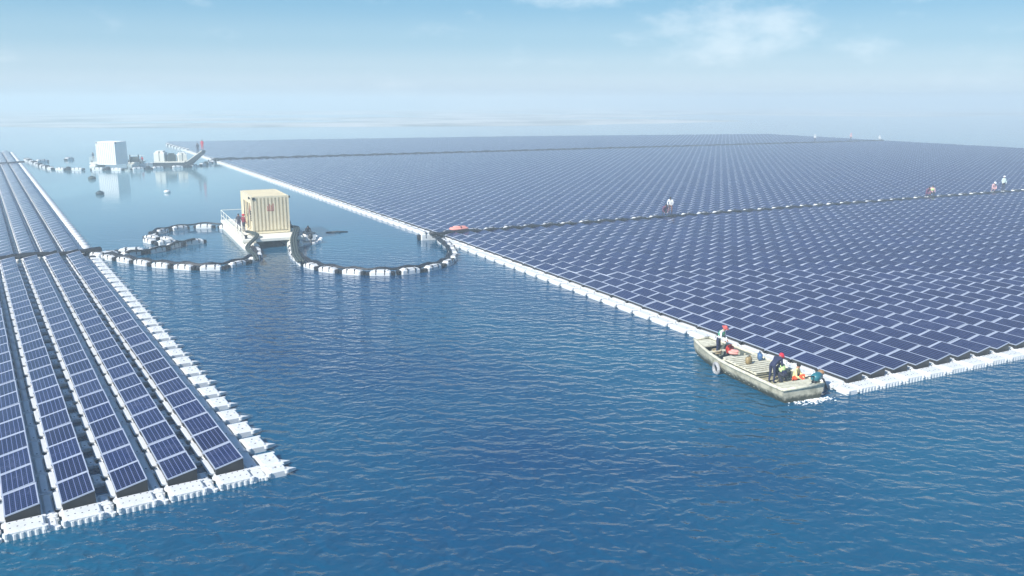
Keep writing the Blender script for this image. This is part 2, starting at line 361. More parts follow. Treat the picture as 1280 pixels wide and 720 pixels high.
# one panel on its float, built once and copied with its parts
def uv_quad(me, n):
    l = me.uv_layers.new(name='cells'); l.data.foreach_set('uv', np.tile(np.array([0, 0, 1, 0, 1, 1, 0, 1], 'f'), n))
TM = Matrix.Translation((0, 0, ZLOW)) @ Matrix.Rotation(-TILT, 4, 'Y')      # x across (low to high), y along the column
root = empty('solar_panel')
fr = MB(); fwd = .032
fr.box((PW/2, fwd/2, 0), (PW, fwd, .042), 0, TM); fr.box((PW/2, PL-fwd/2, 0), (PW, fwd, .042), 0, TM)
fr.box((fwd/2, PL/2, 0), (fwd, PL-2*fwd, .042), 0, TM); fr.box((PW-fwd/2, PL/2, 0), (fwd, PL-2*fwd, .042), 0, TM)
fr.box((PW/2, PL/2, -.012), (PW-2*fwd-.002, PL-2*fwd-.002, .008), 1, TM)
part_frame = fr.build('frame', [M['alu'], M['back_and_shade']], root)
g = MB(); g.add([TM @ Vector(p) for p in ((fwd, fwd, .014), (PW-fwd, fwd, .014), (PW-fwd, PL-fwd, .014), (fwd, PL-fwd, .014))], [(0, 1, 2, 3)])
part_glass = g.build('cell_glass', M['cells'], root); uv_quad(part_glass.data, 1)
def float_mesh(mb, x0, x1, y0, y1, top=ZDECK, detail=True):
    cx, cy = (x0+x1)/2, (y0+y1)/2
    mb.cbox((cx, cy, (top-.22)/2), (x1-x0, y1-y0, top+.22), .06)
    if detail:
        for sx in (x0+.03, x1-.03):
            for sy in (y0+.03, y1-.03): mb.cyl((sx, sy, top-.16), .085, .12, 10)      # pinned corner lugs
fl = MB(); float_mesh(fl, -.06, 1.02, -.02, 1.64, .20)
rd_ = TM @ Matrix.Translation((0, 0, -.012)); fl.cbox((PW/2-.01, PL+.052, 0), (PW+.06, .085, .07), .015, 1, rd_)
fl.cbox((-.06, .8, .22), (.22, 1.3, .10), .03)
fl.cbox((.30, .8, .22), (.10, 1.45, .06), .02); fl.cbox((.72, .8, .22), (.10, 1.45, .06), .02)
part_float = fl.build('float', [M['hdpe'], M['ridge']], root)
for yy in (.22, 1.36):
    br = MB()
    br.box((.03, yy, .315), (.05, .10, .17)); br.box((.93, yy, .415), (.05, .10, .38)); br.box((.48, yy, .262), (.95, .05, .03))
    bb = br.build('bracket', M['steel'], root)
shade_block = MB(); shade_block.add([(.02, .02, .19), (.95, .02, .19), (.02, 1.60, .19), (.95, 1.60, .19), (.02, .02, .395), (.95, .02, .585), (.02, 1.60, .395), (.95, 1.60, .585)],
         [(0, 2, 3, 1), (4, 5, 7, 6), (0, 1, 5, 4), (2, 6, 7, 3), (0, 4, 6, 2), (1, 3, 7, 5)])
shade_block.build('under_panel_shade', M['black'], root)  # solid black wedge standing in for the shade under the panel
KIDS[root.name] = list(root.children)
first = True
for bl, arr, bi, c, r, sg in near:
    o = root if first else copy_tree(root); first = False
    p = bl.at(r*UP, sg*c*bl.pv)
    o.location = (p.x, p.y, random.uniform(-.012, .012)); o.rotation_euler = (random.uniform(-.010, .010), random.uniform(-.016, .016), bl.rz+random.uniform(-.004, .004))
    where = 'front edge' if bi == 1 else 'cable path'
    tag(o, f'tilted blue solar panel, {ordw(r+1)} from the {where}, {ordw(c+1)} column from open water, {arr} array', 'solar panel',
        f'solar panels of the {arr} array')

# the remaining panels, far too many to part out: one object
def mass_mesh(name, V, F, Mi, mats, uv=None):
    me = bpy.data.meshes.new(name); V = np.asarray(V, 'f'); F = np.asarray(F, 'i4')
    me.vertices.add(len(V)); me.vertices.foreach_set('co', V.ravel()); me.loops.add(F.size); me.loops.foreach_set('vertex_index', F.ravel())
    me.polygons.add(len(F)); me.polygons.foreach_set('loop_start', np.arange(0, F.size, 4, dtype='i4')); me.polygons.foreach_set('material_index', np.asarray(Mi, 'i4'))
    for q in mats: me.materials.append(q)
    if uv is not None: l = me.uv_layers.new(name='cells'); l.data.foreach_set('uv', np.asarray(uv, 'f').ravel())
    me.update(calc_edges=True); o = bpy.data.objects.new(name, me); COL.objects.link(o); return o
BOXF = np.array([(0, 2, 3, 1), (4, 5, 7, 6), (0, 1, 5, 4), (2, 6, 7, 3), (0, 4, 6, 2), (1, 3, 7, 5)])
def box8(x0, x1, y0, y1, z0, z1): return np.array([(x, y, z) for z in (z0, z1) for y in (y0, y1) for x in (x0, x1)], float)
tmn = np.array(TM)
slab = box8(0, PW, 0, PL, -.021, .021) @ tmn[:3, :3].T + tmn[:3, 3]
glas = np.array([(fwd, fwd, .0245), (PW-fwd, fwd, .0245), (PW-fwd, PL-fwd, .0245), (fwd, PL-fwd, .0245)]) @ tmn[:3, :3].T + tmn[:3, 3]
shade_wedge = np.array([(.02, .02, .19), (.95, .02, .19), (.02, 1.60, .19), (.95, 1.60, .19), (.02, .02, .395), (.95, .02, .585), (.02, 1.60, .395), (.95, 1.60, .585)])  # dark wedge added as the shade beneath each mass panel
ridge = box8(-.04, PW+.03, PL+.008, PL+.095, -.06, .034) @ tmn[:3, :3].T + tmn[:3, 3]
tv = np.vstack([slab, glas, shade_wedge, ridge]); nV = len(tv)
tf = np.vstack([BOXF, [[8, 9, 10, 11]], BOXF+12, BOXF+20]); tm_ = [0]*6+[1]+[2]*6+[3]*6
tuv = np.zeros((len(tf), 4, 2)); tuv[6] = [(0, 0), (1, 0), (1, 1), (0, 1)]
Vs, Fs = [], []
for k, (bl, arr, bi, c, r, sg) in enumerate(rest):
    p = bl.at(r*UP, sg*c*bl.pv); ca, sa = math.cos(bl.rz), math.sin(bl.rz); z = rng.uniform(-.015, .015); tw = rng.uniform(-.02, .02)
    q = tv.copy(); q[:, 2] += z + tw*(q[:, 0]-.5) + rng.uniform(-.008, .008)*(q[:, 1]-.8)
    Vs.append(np.column_stack([p.x+q[:, 0]*ca-q[:, 1]*sa, p.y+q[:, 0]*sa+q[:, 1]*ca, q[:, 2]])); Fs.append(tf+k*nV)
n_ = len(rest)
pf = mass_mesh('solar_panel_field', np.vstack(Vs), np.vstack(Fs), tm_*n_, [M['alu'], M['cells'], M['back_and_shade'], M['ridge']], np.tile(tuv, (n_, 1, 1)) + np.repeat(np.arange(n_) % 4096, len(tf))[:, None, None]*np.array([1., 0.]))
tag(pf, 'thousands of dark blue solar panels filling the distant rows of both arrays', 'solar panels', kind='stuff')

# floats: under every panel of the mass, between the columns, along the edges
F_IND = []      # candidate individual floats: (score, kind, matrix-ish, label)
Vf, Ff, cnt = [], [], 0
def mass_float(bl, a, b_, x0, x1, y0, y1, top=ZDECK-.01):
    global cnt
    p = bl.at(a, b_); ca, sa = math.cos(bl.rz), math.sin(bl.rz); z = rng.uniform(-.015, .015)
    e = .05
    q = np.array([(x0, y0, -.2), (x1, y0, -.2), (x0, y1, -.2), (x1, y1, -.2), (x0+e, y0+e, top+z), (x1-e, y0+e, top+z), (x0+e, y1-e, top+z), (x1-e, y1-e, top+z)])
    Vf.append(np.column_stack([p.x+q[:, 0]*ca-q[:, 1]*sa, p.y+q[:, 0]*sa+q[:, 1]*ca, q[:, 2]])); Ff.append(BOXF+cnt*8); cnt += 1
for bl, arr, bi, c, r, sg in rest:
    mass_float(bl, r*UP, sg*c*bl.pv, -.06, 1.02, -.02, 1.64, .20)
    mass_float(bl, r*UP, sg*c*bl.pv, -.17, .05, .12, 1.48, .27)
def cand(shape, bl, a, b_, f, label, group, weight=1.0):
    p = bl.at(a, b_); q = to_px(p); s_ = score(p)*weight
    F_IND.append((s_, shape, bl, a, b_, label, group, f))
cellset = {(arr, bi, c, r) for bl, arr, bi, c, r, sg in cells}
for bl, arr, bi, c, r, sg in cells:
    # the gap on the high side of column c (towards +v)
    hi = c if sg > 0 else c
    nb = c+1 if sg > 0 else c-1
    gapw0, gapw1 = 1.03, bl.pv-.19
    pair = sorted((c, nb)); rowtxt = f'row {ordw(r+1)}'
    if nb >= 0:
        open_gap = (pair[0] % 2 == 0)
        if open_gap: dims = (gapw0, gapw1, -.10, .56, 'link_float')
        else: dims = (gapw0, gapw1, .02, 1.62, 'walkway_float')
        wgt = .75 if arr == 'left' else .18
        nm = 'short white link float by open gap' if open_gap else 'long white walkway float'
        cand(dims, bl, r*UP, sg*c*bl.pv, None, f'{nm}, {ordw(r+1)} row, between columns {ordw(pair[0]+1)} and {ordw(pair[1]+1)}, {arr} array', f'link floats between columns of the {arr} array', wgt if bi == 1 else .1*wgt)
for bl, arr, bi, rows, sgn in ((LB1, 'left', 1, rowsL1, -1), (LB2, 'left', 2, 96, -1)):
    for r in range(rows):
        if not visible(bl.at(r*UP, 1)): continue
        cand((1.03, 1.50, .02, 1.66, 'edge_float'), bl, r*UP, 0, None, f'shaded inner edge float beside the water side, {ordw(r+1)} from the {"front corner" if bi==1 else "cable path"}, left array', 'inner edge floats of the left array', .8 if bi == 1 else .08)
        cand((1.53, 2.22, -.10, .95, 'outrigger_float'), bl, r*UP, 0, None, f'sunlit white outrigger float jutting into open water, {ordw(r+1)} from the {"front corner" if bi==1 else "cable path"}, left array', 'outrigger floats of the left array', 1.5 if bi == 1 else .1)
for bl, bi, rows in ((RB1, 1, rowsR1), (RB2, 2, rowsR2), (RB3, 3, 40)):
    for r in range(-1 if bi == 1 else 0, rows):
        if bi == 3 and not in_poly(bl.at(r*UP, 0).x, bl.at(r*UP, 0).y, ARRAY_R): continue
        wl = 'front corner' if bi == 1 else 'cable path'
        cand((-.80, -.14, .10, 1.50, 'edge_float') if r >= 0 else (-.80, -.14, .92, 1.62, 'edge_float'), bl, r*UP, 0, None, f'white edge float along the open channel, {ordw(r+2 if bi==1 else r+1)} from the {wl}, right array', 'channel edge floats of the right array', 1.5 if bi == 1 else .6)
def front_row(bl, arr, sg, cols):
    for c in range(cols):
        p = bl.at(-.5, sg*c*bl.pv+.5)
        if not visible(p): continue
        cand((-.05, 1.03, -.82, -.06, 'front_float'), bl, 0, sg*c*bl.pv, None, f'white perforated deck float at front edge, {ordw(c+1)} column from open water, {arr} array', f'front deck floats of the {arr} array', 1.6)
        if not (sg < 0 and c == 0):
            top = .9 if arr == 'left' else 1
            cand((1.05, bl.pv-.18, -.78, -.14, 'front_link'), bl, 0, sg*c*bl.pv, None, f'narrow front link float right of {ordw(c+1)} column from open water, {arr} array', f'front link floats of the {arr} array', 1.5)
front_row(LB1, 'left', -1, 14); front_row(RB1, 'right', 1, 60)
cand((1.05, 1.50, -.80, -.06, 'front_link'), LB1, 0, 0, None, 'narrow link float closing the front corner next to open water, left array', 'front link floats of the left array', 2)
cand((1.53, 2.20, -.82, -.20, 'outrigger_float'), LB1, 0, 0, None, 'outermost pointed white float at the front corner tip, left array', 'outrigger floats of the left array', 2)
F_IND.sort(key=lambda t: -t[0])
M['hdpe_rec'] = M['hdpe']
protos = {}
def get_proto(shape, pitch):
    key = shape[4] + '%.2f%.2f' % (shape[1], shape[2])
    if key in protos: return protos[key]
    x0, x1, y0, y1, kind = shape; t = empty(kind, (0, 0, 0)); mb = MB(); hl = MB(); top = ZDECK
    if kind == 'outrigger_float':
        float_mesh(mb, x0, x1, y0, y1, .25)
        # pointed pinning ear on the outer rear corner
        mb.add([(x1-.12, y0+.02, .02), (x1-.12, y0+.42, .02), (x1+.34, y0+.16, .06), (x1-.12, y0+.02, .20), (x1-.12, y0+.42, .20), (x1+.34, y0+.16, .14)],
               [(0, 1, 2), (3, 5, 4), (0, 2, 5, 3), (1, 4, 5, 2), (0, 3, 4, 1)])
        mb.cyl((x1-.2, (y0+y1)/2, .24), .06, .03, 10); mb.cyl((x0+.2, (y0+y1)/2, .24), .06, .03, 10)
        for yy in (y0+.3, y1-.3): hl.cyl(((x0+x1)/2, yy, .249), .035, .006, 8)
    elif kind == 'front_float':
        float_mesh(mb, x0, x1, y0, y1, .27)
        k = 6
        for i in range(k): mb.cyl((x0+.06+(x1-x0-.12)*i/(k-1), y0+.055, -.1), .085, .27, 10)     # scalloped outer rim
        for yy in (y0+.24, y1-.16):
            for i in range(5): hl.cyl((x0+.16+(x1-x0-.32)*i/4, yy+(.05 if i % 2 else 0), .268), .026, .006, 8)
    elif kind == 'front_link':
        float_mesh(mb, x0, x1, y0, y1, .15); mb.cbox(((x0+x1)/2, y1+.02, .14), (x1-x0+.02, .16, .12), .03)
        for i in range(4): mb.cyl((x0+.05+(x1-x0-.1)*i/3, y0+.05, -.1), .075, .20, 10)
        hl.cyl(((x0+x1)/2, (y0+y1)/2, .149), .03, .006, 8)
    elif kind == 'edge_float' and x0 < 0:
        float_mesh(mb, x0, x1, y0, y1, .25); mb.cbox((x0+.2, y1+.10, .1), (.26, .3, .16), .04); mb.cbox((x1-.15, y1+.10, .1), (.2, .3, .16), .04)
        hl.cyl(((x0+x1)/2, y0+.25, .249), .035, .006, 8); hl.cyl(((x0+x1)/2, y1-.25, .249), .035, .006, 8)
    else:
        float_mesh(mb, x0, x1, y0, y1, .19 if kind != 'edge_float' else .17); mb.cbox(((x0+x1)/2, y1-.03, .19), (x1-x0-.02, .05, .03), .01)
        hl.cyl(((x0+x1)/2, y0+.2, .175 if kind == 'edge_float' else .19), .03, .006, 8)
    mb.build('shell', M['hdpe'], t); hl.build('bolt_hole', M['dark_hole'], t)
    KIDS[t.name] = list(t.children); protos[key] = [t, False]
    return protos[key]
for s_, shape, bl, a, b_, label, group, f in F_IND[:300]:
    P = get_proto(shape, bl.pv)
    o = P[0] if not P[1] else copy_tree(P[0]); P[1] = True
    p = bl.at(a, b_); o.location = (p.x, p.y, random.uniform(-.02, .012)); o.rotation_euler = (0, 0, bl.rz+random.uniform(-.006, .006))
    tag(o, label, 'float', group)
for s_, shape, bl, a, b_, label, group, f in F_IND[300:]:
    mass_float(bl, a, b_, shape[0], shape[1], shape[2], shape[3], .17 if shape[4] in ('link_float', 'walkway_float') else .24)
ff = mass_mesh('float_field', np.vstack(Vf), np.vstack(Ff), [0]*(6*cnt), [M['hdpe_far']])
tag(ff, 'countless white plastic floats carrying the distant panel rows of both arrays', 'floats', kind='stuff')

# ------------------------------------------------------------ cable floats and hoses
def cf_proto(name):
    t = empty(name); mb = MB()
    mb.cbox((0, 0, .13), (1.55, .62, .46), .09); mb.cbox((0, .0, .37), (1.1, .50, .08), .03)
    mb.build('shell', M['hdpe'], t)
    for s_ in (-1, 1):
        st = MB(); st.box((s_*.32, 0, .265), (.05, .66, .345)); st.build('strap', M['black'], t)
        st = MB(); st.cbox((s_*.88, 0, .14), (.34, .42, .30), .05); st.build('coupling', M['black'], t)
    KIDS[t.name] = list(t.children); return [t, False]
CF = cf_proto('cable_float')
def cable_float(p, ang, label, group, sc=1.0, zs=1.0):
    o = CF[0] if not CF[1] else copy_tree(CF[0]); CF[1] = True
    o.location = (p.x, p.y, p.z+random.uniform(-.03, .02)); o.rotation_euler = (random.uniform(-.05, .05), random.uniform(-.03, .03), ang+random.uniform(-.06, .06)); o.scale = (sc, sc, sc*zs)
    return tag(o, label, 'cable float', group)
def resample(pts, step):
    pts = [Vector(p) for p in pts]; out = [(pts[0].copy(), (pts[1]-pts[0]).normalized())]; d = 0; need = step
    for a, b_ in zip(pts, pts[1:]):
        l_ = (b_-a).length; t = (b_-a)/l_
        while d+l_ >= need: out.append((a+t*(need-d), t)); need += step
        d += l_
    return out
def smooth_path(pts, n=6):
    pts = [Vector(p) for p in pts]; out = []
    for i in range(len(pts)-1):
        p0, p1, p2, p3 = pts[max(i-1, 0)], pts[i], pts[i+1], pts[min(i+2, len(pts)-1)]
        for k in range(n):
            t = k/n; out.append(.5*((2*p1)+(-p0+p2)*t+(2*p0-5*p1+4*p2-p3)*t*t+(-p0+3*p1-3*p2+p3)*t*t*t))
    return out+[pts[-1]]
def hose(path, name, label, side=0.0, z=.5, nh=3, r=.07, step=.5, sag=.14, period=2.1):
    q = resample(path, step); mb = MB()
    for h in range(nh):
        pts = []
        for i, (p, t) in enumerate(q):
            nrm = Vector((t.y, -t.x, 0))
            pts.append(p + nrm*(side+(h-(nh-1)/2)*r*1.9+.02*math.sin(i*.9+h*2)) + Vector((0, 0, z-sag*(.5-.5*math.cos(2*math.pi*i*step/period))+.03*math.sin(i*.37+h))))
        mb.tube(pts, r, 7)
    return tag(mb.build(name, M['black'], smooth=True), label, 'cable')
def boom(path, step, lab, group, hl, side=.0, sc=1, z=.50, nh=3, r=.07, skip=(), zs=1.0):
    q = resample(path, step)
    for i, (p, t) in enumerate(q):
        if i in skip: continue
        cable_float(p, math.atan2(t.y, t.x), f'white cable float, {ordw(i+1)} {lab}', group, sc, zs)
    if hl: hose(path, 'cable_hose', hl, side=side, z=z, nh=nh, r=r, period=step)
    return q
GR = lambda pts, z=0: [world_at(x, y, z) for x, y in pts]
# mid path of the right array, between its first and second block (the side nearest the camera carries the hoses)
a0 = RB1.at(rowsR1*UP+.62, -1.4); a1 = RB1.at(rowsR1*UP+.62, 0)
b1 = (RB1.at(rowsR1*UP+.62, 100)+RB2.at(-.7, 100))/2
boom([a0, b1], 2.1, 'from the channel on the near cable path of the right array', 'cable floats on the near path of the right array',
     'thick black hoses sagging along the near cable path of the right array', side=.50, z=.66, nh=2, r=.14, zs=1.75)
# far path
c0 = RB2.at(rowsR2*UP+.7, -1.2); c1 = (RB2.at(rowsR2*UP+.7, 190)+RB3.at(-.75, 190))/2
boom([c0, c1], 3.4, 'from the channel on the far cable path of the right array', 'cable floats on the far path of the right array',
     'dark cable hoses along the far path of the right array near the haze', side=.55, z=.76, nh=2, r=.2, zs=1.9)
# path across the left array
d0 = LB1.at(rowsL1*UP+.7, 2.6); d1 = LB1.at(rowsL1*UP+.7, -34)
qd = [d0 + (d1-d0).normalized()*k for k in (2.2, 7.9, 12.6, 18.2)]
for i, p in enumerate(qd):
    dv = (d1-d0); cable_float(p, math.atan2(dv.y, dv.x), f'white cable float, {ordw(i+1)} from open water on the dark path crossing the left array', 'cable floats on the path of the left array')
hose([d0, d1], 'cable_hose', 'bundle of black hoses crossing the left array between its two blocks', z=.56, nh=4, r=.13, sag=.12, period=5)
e0 = world_at(31, 205.5, .2); e1 = world_at(-60, 209, .2)
hose([e0, e1], 'cable_hose', 'thin dark cable crossing the far end of the left array', z=.5, nh=2, r=.16, sag=.1, period=6)
# curved booms round the transformer barge
boom(smooth_path(GR([(118, 321), (140, 325), (165, 329), (200, 334), (237, 337), (270, 337), (298, 332), (318, 326), (323, 319), (314, 309)])), 2.15, 'from the left array along the curved boom to the barge', 'floats of the left curved boom',
     'black hoses over the curved float boom between left array and barge', side=-.25, z=.48)
boom(smooth_path(GR([(367, 308), (366, 318), (377, 330), (400, 338), (432, 342), (470, 344), (510, 342), (545, 336), (563, 329), (567, 320), (560, 309), (547, 300)])), 2.15, 'from the barge along the curved boom to the right array', 'floats of the right curved boom',
     'black hoses over the curved float boom between barge and right array', side=-.35, z=.48)
boom(smooth_path(GR([(284, 286), (262, 285), (238, 286), (214, 289), (198, 293), (190, 299)])), 2.5, 'from the barge along the loose slack boom behind', 'floats of the slack boom',
     'dark hose on the slack float boom behind the barge', side=.25, nh=2)
boom(smooth_path(GR([(243, 305), (226, 307), (212, 311), (196, 315), (176, 318), (150, 322)])), 2.3, 'from the loose tip of the drifting float string', 'floats of the drifting string',
     'dark hose on the drifting float string left of the barge', side=-.3, nh=2)
boom(smooth_path(GR([(190, 299), (206, 301), (216, 304), (200, 306), (184, 303)])), 2.2, 'in the tangled float heap left of the barge', 'tangled cable floats', None)
boom(GR([(132, 322), (160, 317), (188, 316)]), 2.4, 'in the wide pontoon strip behind the boom junction', 'pontoon floats at the boom junction', None, sc=1.25)
boom(smooth_path(GR([(36, 202), (60, 211), (90, 213), (125, 213), (165, 213), (205, 211), (240, 209), (262, 205), (274, 200)])), 3.6, 'along the near strand of the distant boom', 'floats of the distant near strand',
     None, sc=1.25)
boom(smooth_path(GR([(34, 201), (48, 203), (60, 202), (78, 201), (96, 199), (112, 199)])), 7.5, 'along the far strand of the distant boom', 'floats of the distant far strand', None, sc=1.4)
q = resample(smooth_path(GR([(36, 202), (60, 211), (90, 213), (125, 213), (165, 213), (205, 211), (240, 209), (262, 205), (274, 200)])), 7.2)
# black drum joints between the distant floats
dj = empty('joint_drum'); t_ = MB(); t_.cyl((0, 0, -.15), .42, .75, 12); t_.build('drum', M['black'], dj); t_ = MB(); t_.torus((0, 0, .62), .24, .06); t_.build('ring', M['steel'], dj); KIDS[dj.name] = list(dj.children)
for i, (p, t) in enumerate(q[:-1]):
    o = dj if i == 0 else copy_tree(dj); pp = p+t*1.8; o.location = (pp.x, pp.y, 0)
    tag(o, f'black drum joint, {ordw(i+1)} from the left array in the distant boom', 'drum', 'black drums of the distant boom')

# ------------------------------------------------------------ people
MS = {}
def cmat(name, col, rough=.8):
    if name not in MS: MS[name] = mat(name, col, rough, noise=.25, nscale=9)
    return MS[name]
SKIN = (.42, .22, .14)
def person(loc, rz, label, top, legs, hat=None, hatkind='helmet', pose='stand', lean=0, vest=None, group=None, fingers=True, arms='down', sc=.93, extra_turn=0):
    J = {}
    hip = {'stand': .93, 'sit': .50, 'crouch': .42, 'floor': .13}[pose]
    def body(x, y, z):                # upper-body point relative to the hips, leaned forward
        v = Matrix.Rotation(-lean, 3, 'X') @ Vector((x, y, z)); return v + Vector((0, 0, hip))
    J['pel'] = Vector((0, 0, hip)); J['bel'] = body(0, .01, .2); J['che'] = body(0, 0, .42); J['nec'] = body(0, .01, .56); J['hea'] = body(0, .03, .66); J['cro'] = body(0, .025, .775)
    seg = [('pel', 'bel', 't'), ('bel', 'che', 't'), ('che', 'nec', 't'), ('nec', 'hea', 's'), ('hea', 'cro', 's')]
    rad = dict(pel=(.15, .115), bel=(.145, .11), che=(.165, .12), nec=(.058, .058), hea=(.083, .092), cro=(.07, .08))
    J['nos'] = body(0, .125, .665); seg.append(('hea', 'nos', 's')); rad['nos'] = (.018, .018)
    for sd_, s_ in (('l', -1), ('r', 1)):
        J[sd_+'sh'] = body(s_*.19, 0, .47)
        if arms == 'down': el, wr = body(s_*.25, .03, .2), body(s_*.24, .16, -.02)
        elif arms == 'work': el, wr = body(s_*.27, .16, .24), body(s_*.15, .40, .16)
        elif arms == 'reach': el, wr = body(s_*.22, .24, .34), body(s_*.14, .5, .30)
        elif arms == 'ground':
            el = body(s_*.22, .18, .25); wr = Vector((s_*.14, el.y+.14, max(.25, el.z-.26)))
        J[sd_+'el'], J[sd_+'wr'] = el, wr; d = (wr-el).normalized(); J[sd_+'pa'] = wr+d*.075
        seg += [('che', sd_+'sh', 't'), (sd_+'sh', sd_+'el', 't'), (sd_+'el', sd_+'wr', 'a'), (sd_+'wr', sd_+'pa', 's')]
        rad.update({sd_+'sh': (.072, .072), sd_+'el': (.048, .048), sd_+'wr': (.032, .032), sd_+'pa': (.038, .02)})
        if pose == 'stand': kn, an, to = (s_*.12, .04, .50), (s_*.13, -.02, .09), (s_*.15, .15, .045)
        elif pose == 'sit': kn, an, to = (s_*.17, .42, .50), (s_*.16, .42, .09), (s_*.17, .58, .045)
        elif pose == 'floor': kn, an, to = (s_*.20, .40, .33), (s_*.18, .72, .08), (s_*.19, .80, .20)
        else: kn, an, to = (s_*.20, .34, .48), (s_*.15, .02, .10), (s_*.17, .20, .045)
        J[sd_+'hi'] = Vector((s_*.095, .0, hip-.05)); J[sd_+'kn'], J[sd_+'an'], J[sd_+'to'] = map(Vector, (kn, an, to))
        seg += [('pel', sd_+'hi', 'l'), (sd_+'hi', sd_+'kn', 'l'), (sd_+'kn', sd_+'an', 'l'), (sd_+'an', sd_+'to', 'b')]
        rad.update({sd_+'hi': (.092, .092), sd_+'kn': (.062, .062), sd_+'an': (.043, .043), sd_+'to': (.045, .035)})
    names = list(J); idx = {n: i for i, n in enumerate(names)}
    def grow(co, ed, rd, rooti, lv):
        me = bpy.data.meshes.new('tmp'); me.from_pydata([tuple(c) for c in co], ed, []); me.update()
        o = bpy.data.objects.new('tmp', me); COL.objects.link(o); sk = o.modifiers.new('s', 'SKIN')
        for i, r_ in enumerate(rd): me.skin_vertices[0].data[i].radius = r_; me.skin_vertices[0].data[i].use_root = (i == rooti)
        ss = o.modifiers.new('u', 'SUBSURF'); ss.levels = lv; ss.render_levels = lv
        bpy.context.view_layer.update(); dg = bpy.context.evaluated_depsgraph_get(); r2 = bpy.data.meshes.new_from_object(o.evaluated_get(dg))
        bpy.data.objects.remove(o); return r2
    me = grow([J[n] for n in names], [(idx[a], idx[b_]) for a, b_, _ in seg], [rad[n] for n in names], 0, 2)
    mats = dict(t=0, l=1, s=2, b=3, a=0)
    mlist = [cmat(*top), cmat(*legs), cmat('skin', SKIN, .6), cmat('boots', (.03, .03, .03))]
    if len(top) > 2: pass
    SG = [(J[a], J[b_], mats[k]) for a, b_, k in seg]
    bm = bmesh.new(); bm.from_mesh(me)
    for f_ in bm.faces:
        c = f_.calc_center_median(); best = None
        for a, b_, k in SG:
            ab = b_-a; t = max(0, min(1, (c-a).dot(ab)/max(ab.length_squared, 1e-9))); d = (c-a-ab*t).length
            if best is None or d < best[0]: best = (d, k)
        f_.material_index = best[1]; f_.smooth = True
    if fingers:
        for sd_, s_ in (('l', -1), ('r', 1)):
            wr, pa = J[sd_+'wr'], J[sd_+'pa']; d = (pa-wr).normalized(); side = d.cross(Vector((0, 0, 1))).normalized() if abs(d.z) < .95 else Vector((1, 0, 0))
            dn = d.cross(side).normalized(); dn = dn if dn.z < 0 else -dn
            for k, ln in enumerate((.068, .078, .072, .056)):
                b0 = pa-d*.02+side*(k-1.5)*.021; pts = [b0, b0+d*ln*.55, b0+d*ln*.85+dn*ln*.3, b0+d*ln*.95+dn*ln*.6]
                fm = grow(pts, [(0, 1), (1, 2), (2, 3)], [(.0095, .0095), (.009, .009), (.0085, .0085), (.007, .007)], 0, 1); n0 = len(bm.faces); bm.from_mesh(fm); bm.faces.ensure_lookup_table()
                for q_ in range(n0, len(bm.faces)): bm.faces[q_].material_index = 2; bm.faces[q_].smooth = True
            tb = wr+d*.03; ts = -side*s_; pts = [tb, tb+ts*.04+d*.03, tb+ts*.05+d*.06+dn*.015]
            fm = grow(pts, [(0, 1), (1, 2)], [(.013, .013), (.0105, .0105), (.008, .008)], 0, 1); n0 = len(bm.faces); bm.from_mesh(fm); bm.faces.ensure_lookup_table()
            for q_ in range(n0, len(bm.faces)): bm.faces[q_].material_index = 2; bm.faces[q_].smooth = True
    out = bpy.data.meshes.new('person'); bm.to_mesh(out); bm.free()
    for q_ in mlist: out.materials.append(q_)
    o = bpy.data.objects.new('person', out); COL.objects.link(o); o.location = loc; o.rotation_euler = (0, 0, rz); o.scale = (sc, sc, sc)
    tag(o, label, 'person', group)
    HM = Matrix.Translation(J['hea']) @ Matrix.Rotation(-lean, 4, 'X')
    hb = MB()
    if hat is None: hb.blob((0, -.012, .055), (.094, .108, .088), HM, 12, 8); hb.build('hair', cmat('dark_hair', (.012, .01, .01)), o, True)
    else:
        if hatkind == 'helmet':
            hb.blob((0, 0, .07), (.128, .148, .115), HM, 14, 8); hb.cyl((0, .03, .05), .155, .016, 16, 0, HM)
            hb.build('helmet', cmat(*hat), o, True)
        else:
            hb.cyl((0, 0, .07), .20, .02, 18, 0, HM, r2=.17); hb.blob((0, 0, .10), (.105, .115, .09), HM, 12, 7); hb.build('sun_hat', cmat(*hat), o, True)
    ey = MB()
    for s_ in (-1, 1): ey.blob((s_*.032, .083, .01), (.012, .008, .008), HM, 6, 4)
    ey.box((0, .088, -.045), (.045, .008, .01), 0, HM); ey.build('face', cmat('face_dark', (.05, .02, .02)), o)
    if vest:
        vb = MB(); BM = Matrix.Translation(J['pel']) @ Matrix.Rotation(-lean, 4, 'X')
        vb.cbox((0, .005, .34), (.37, .29, .40), .10, 0, BM); vb.build('life_vest', cmat(*vest), o, True)
    return o
NAVY = ('navy_overalls', (.018, .025, .07)); WHITE = ('white_shirt', (.75, .76, .74)); DARK = ('dark_trousers', (.025, .028, .05))
RED = ('red_helmet', (.60, .02, .05)); YEL = ('pale_yellow_shirt', (.78, .74, .35)); ORG = ('orange_vest', (.70, .09, .03)); GRN = ('green_vest', (.06, .35, .20)); PINKH = ('faded_red_hat', (.62, .12, .10)); LIME = ('lime_vest', (.55, .75, .30)); MAR = ('maroon_shirt', (.25, .03, .05))

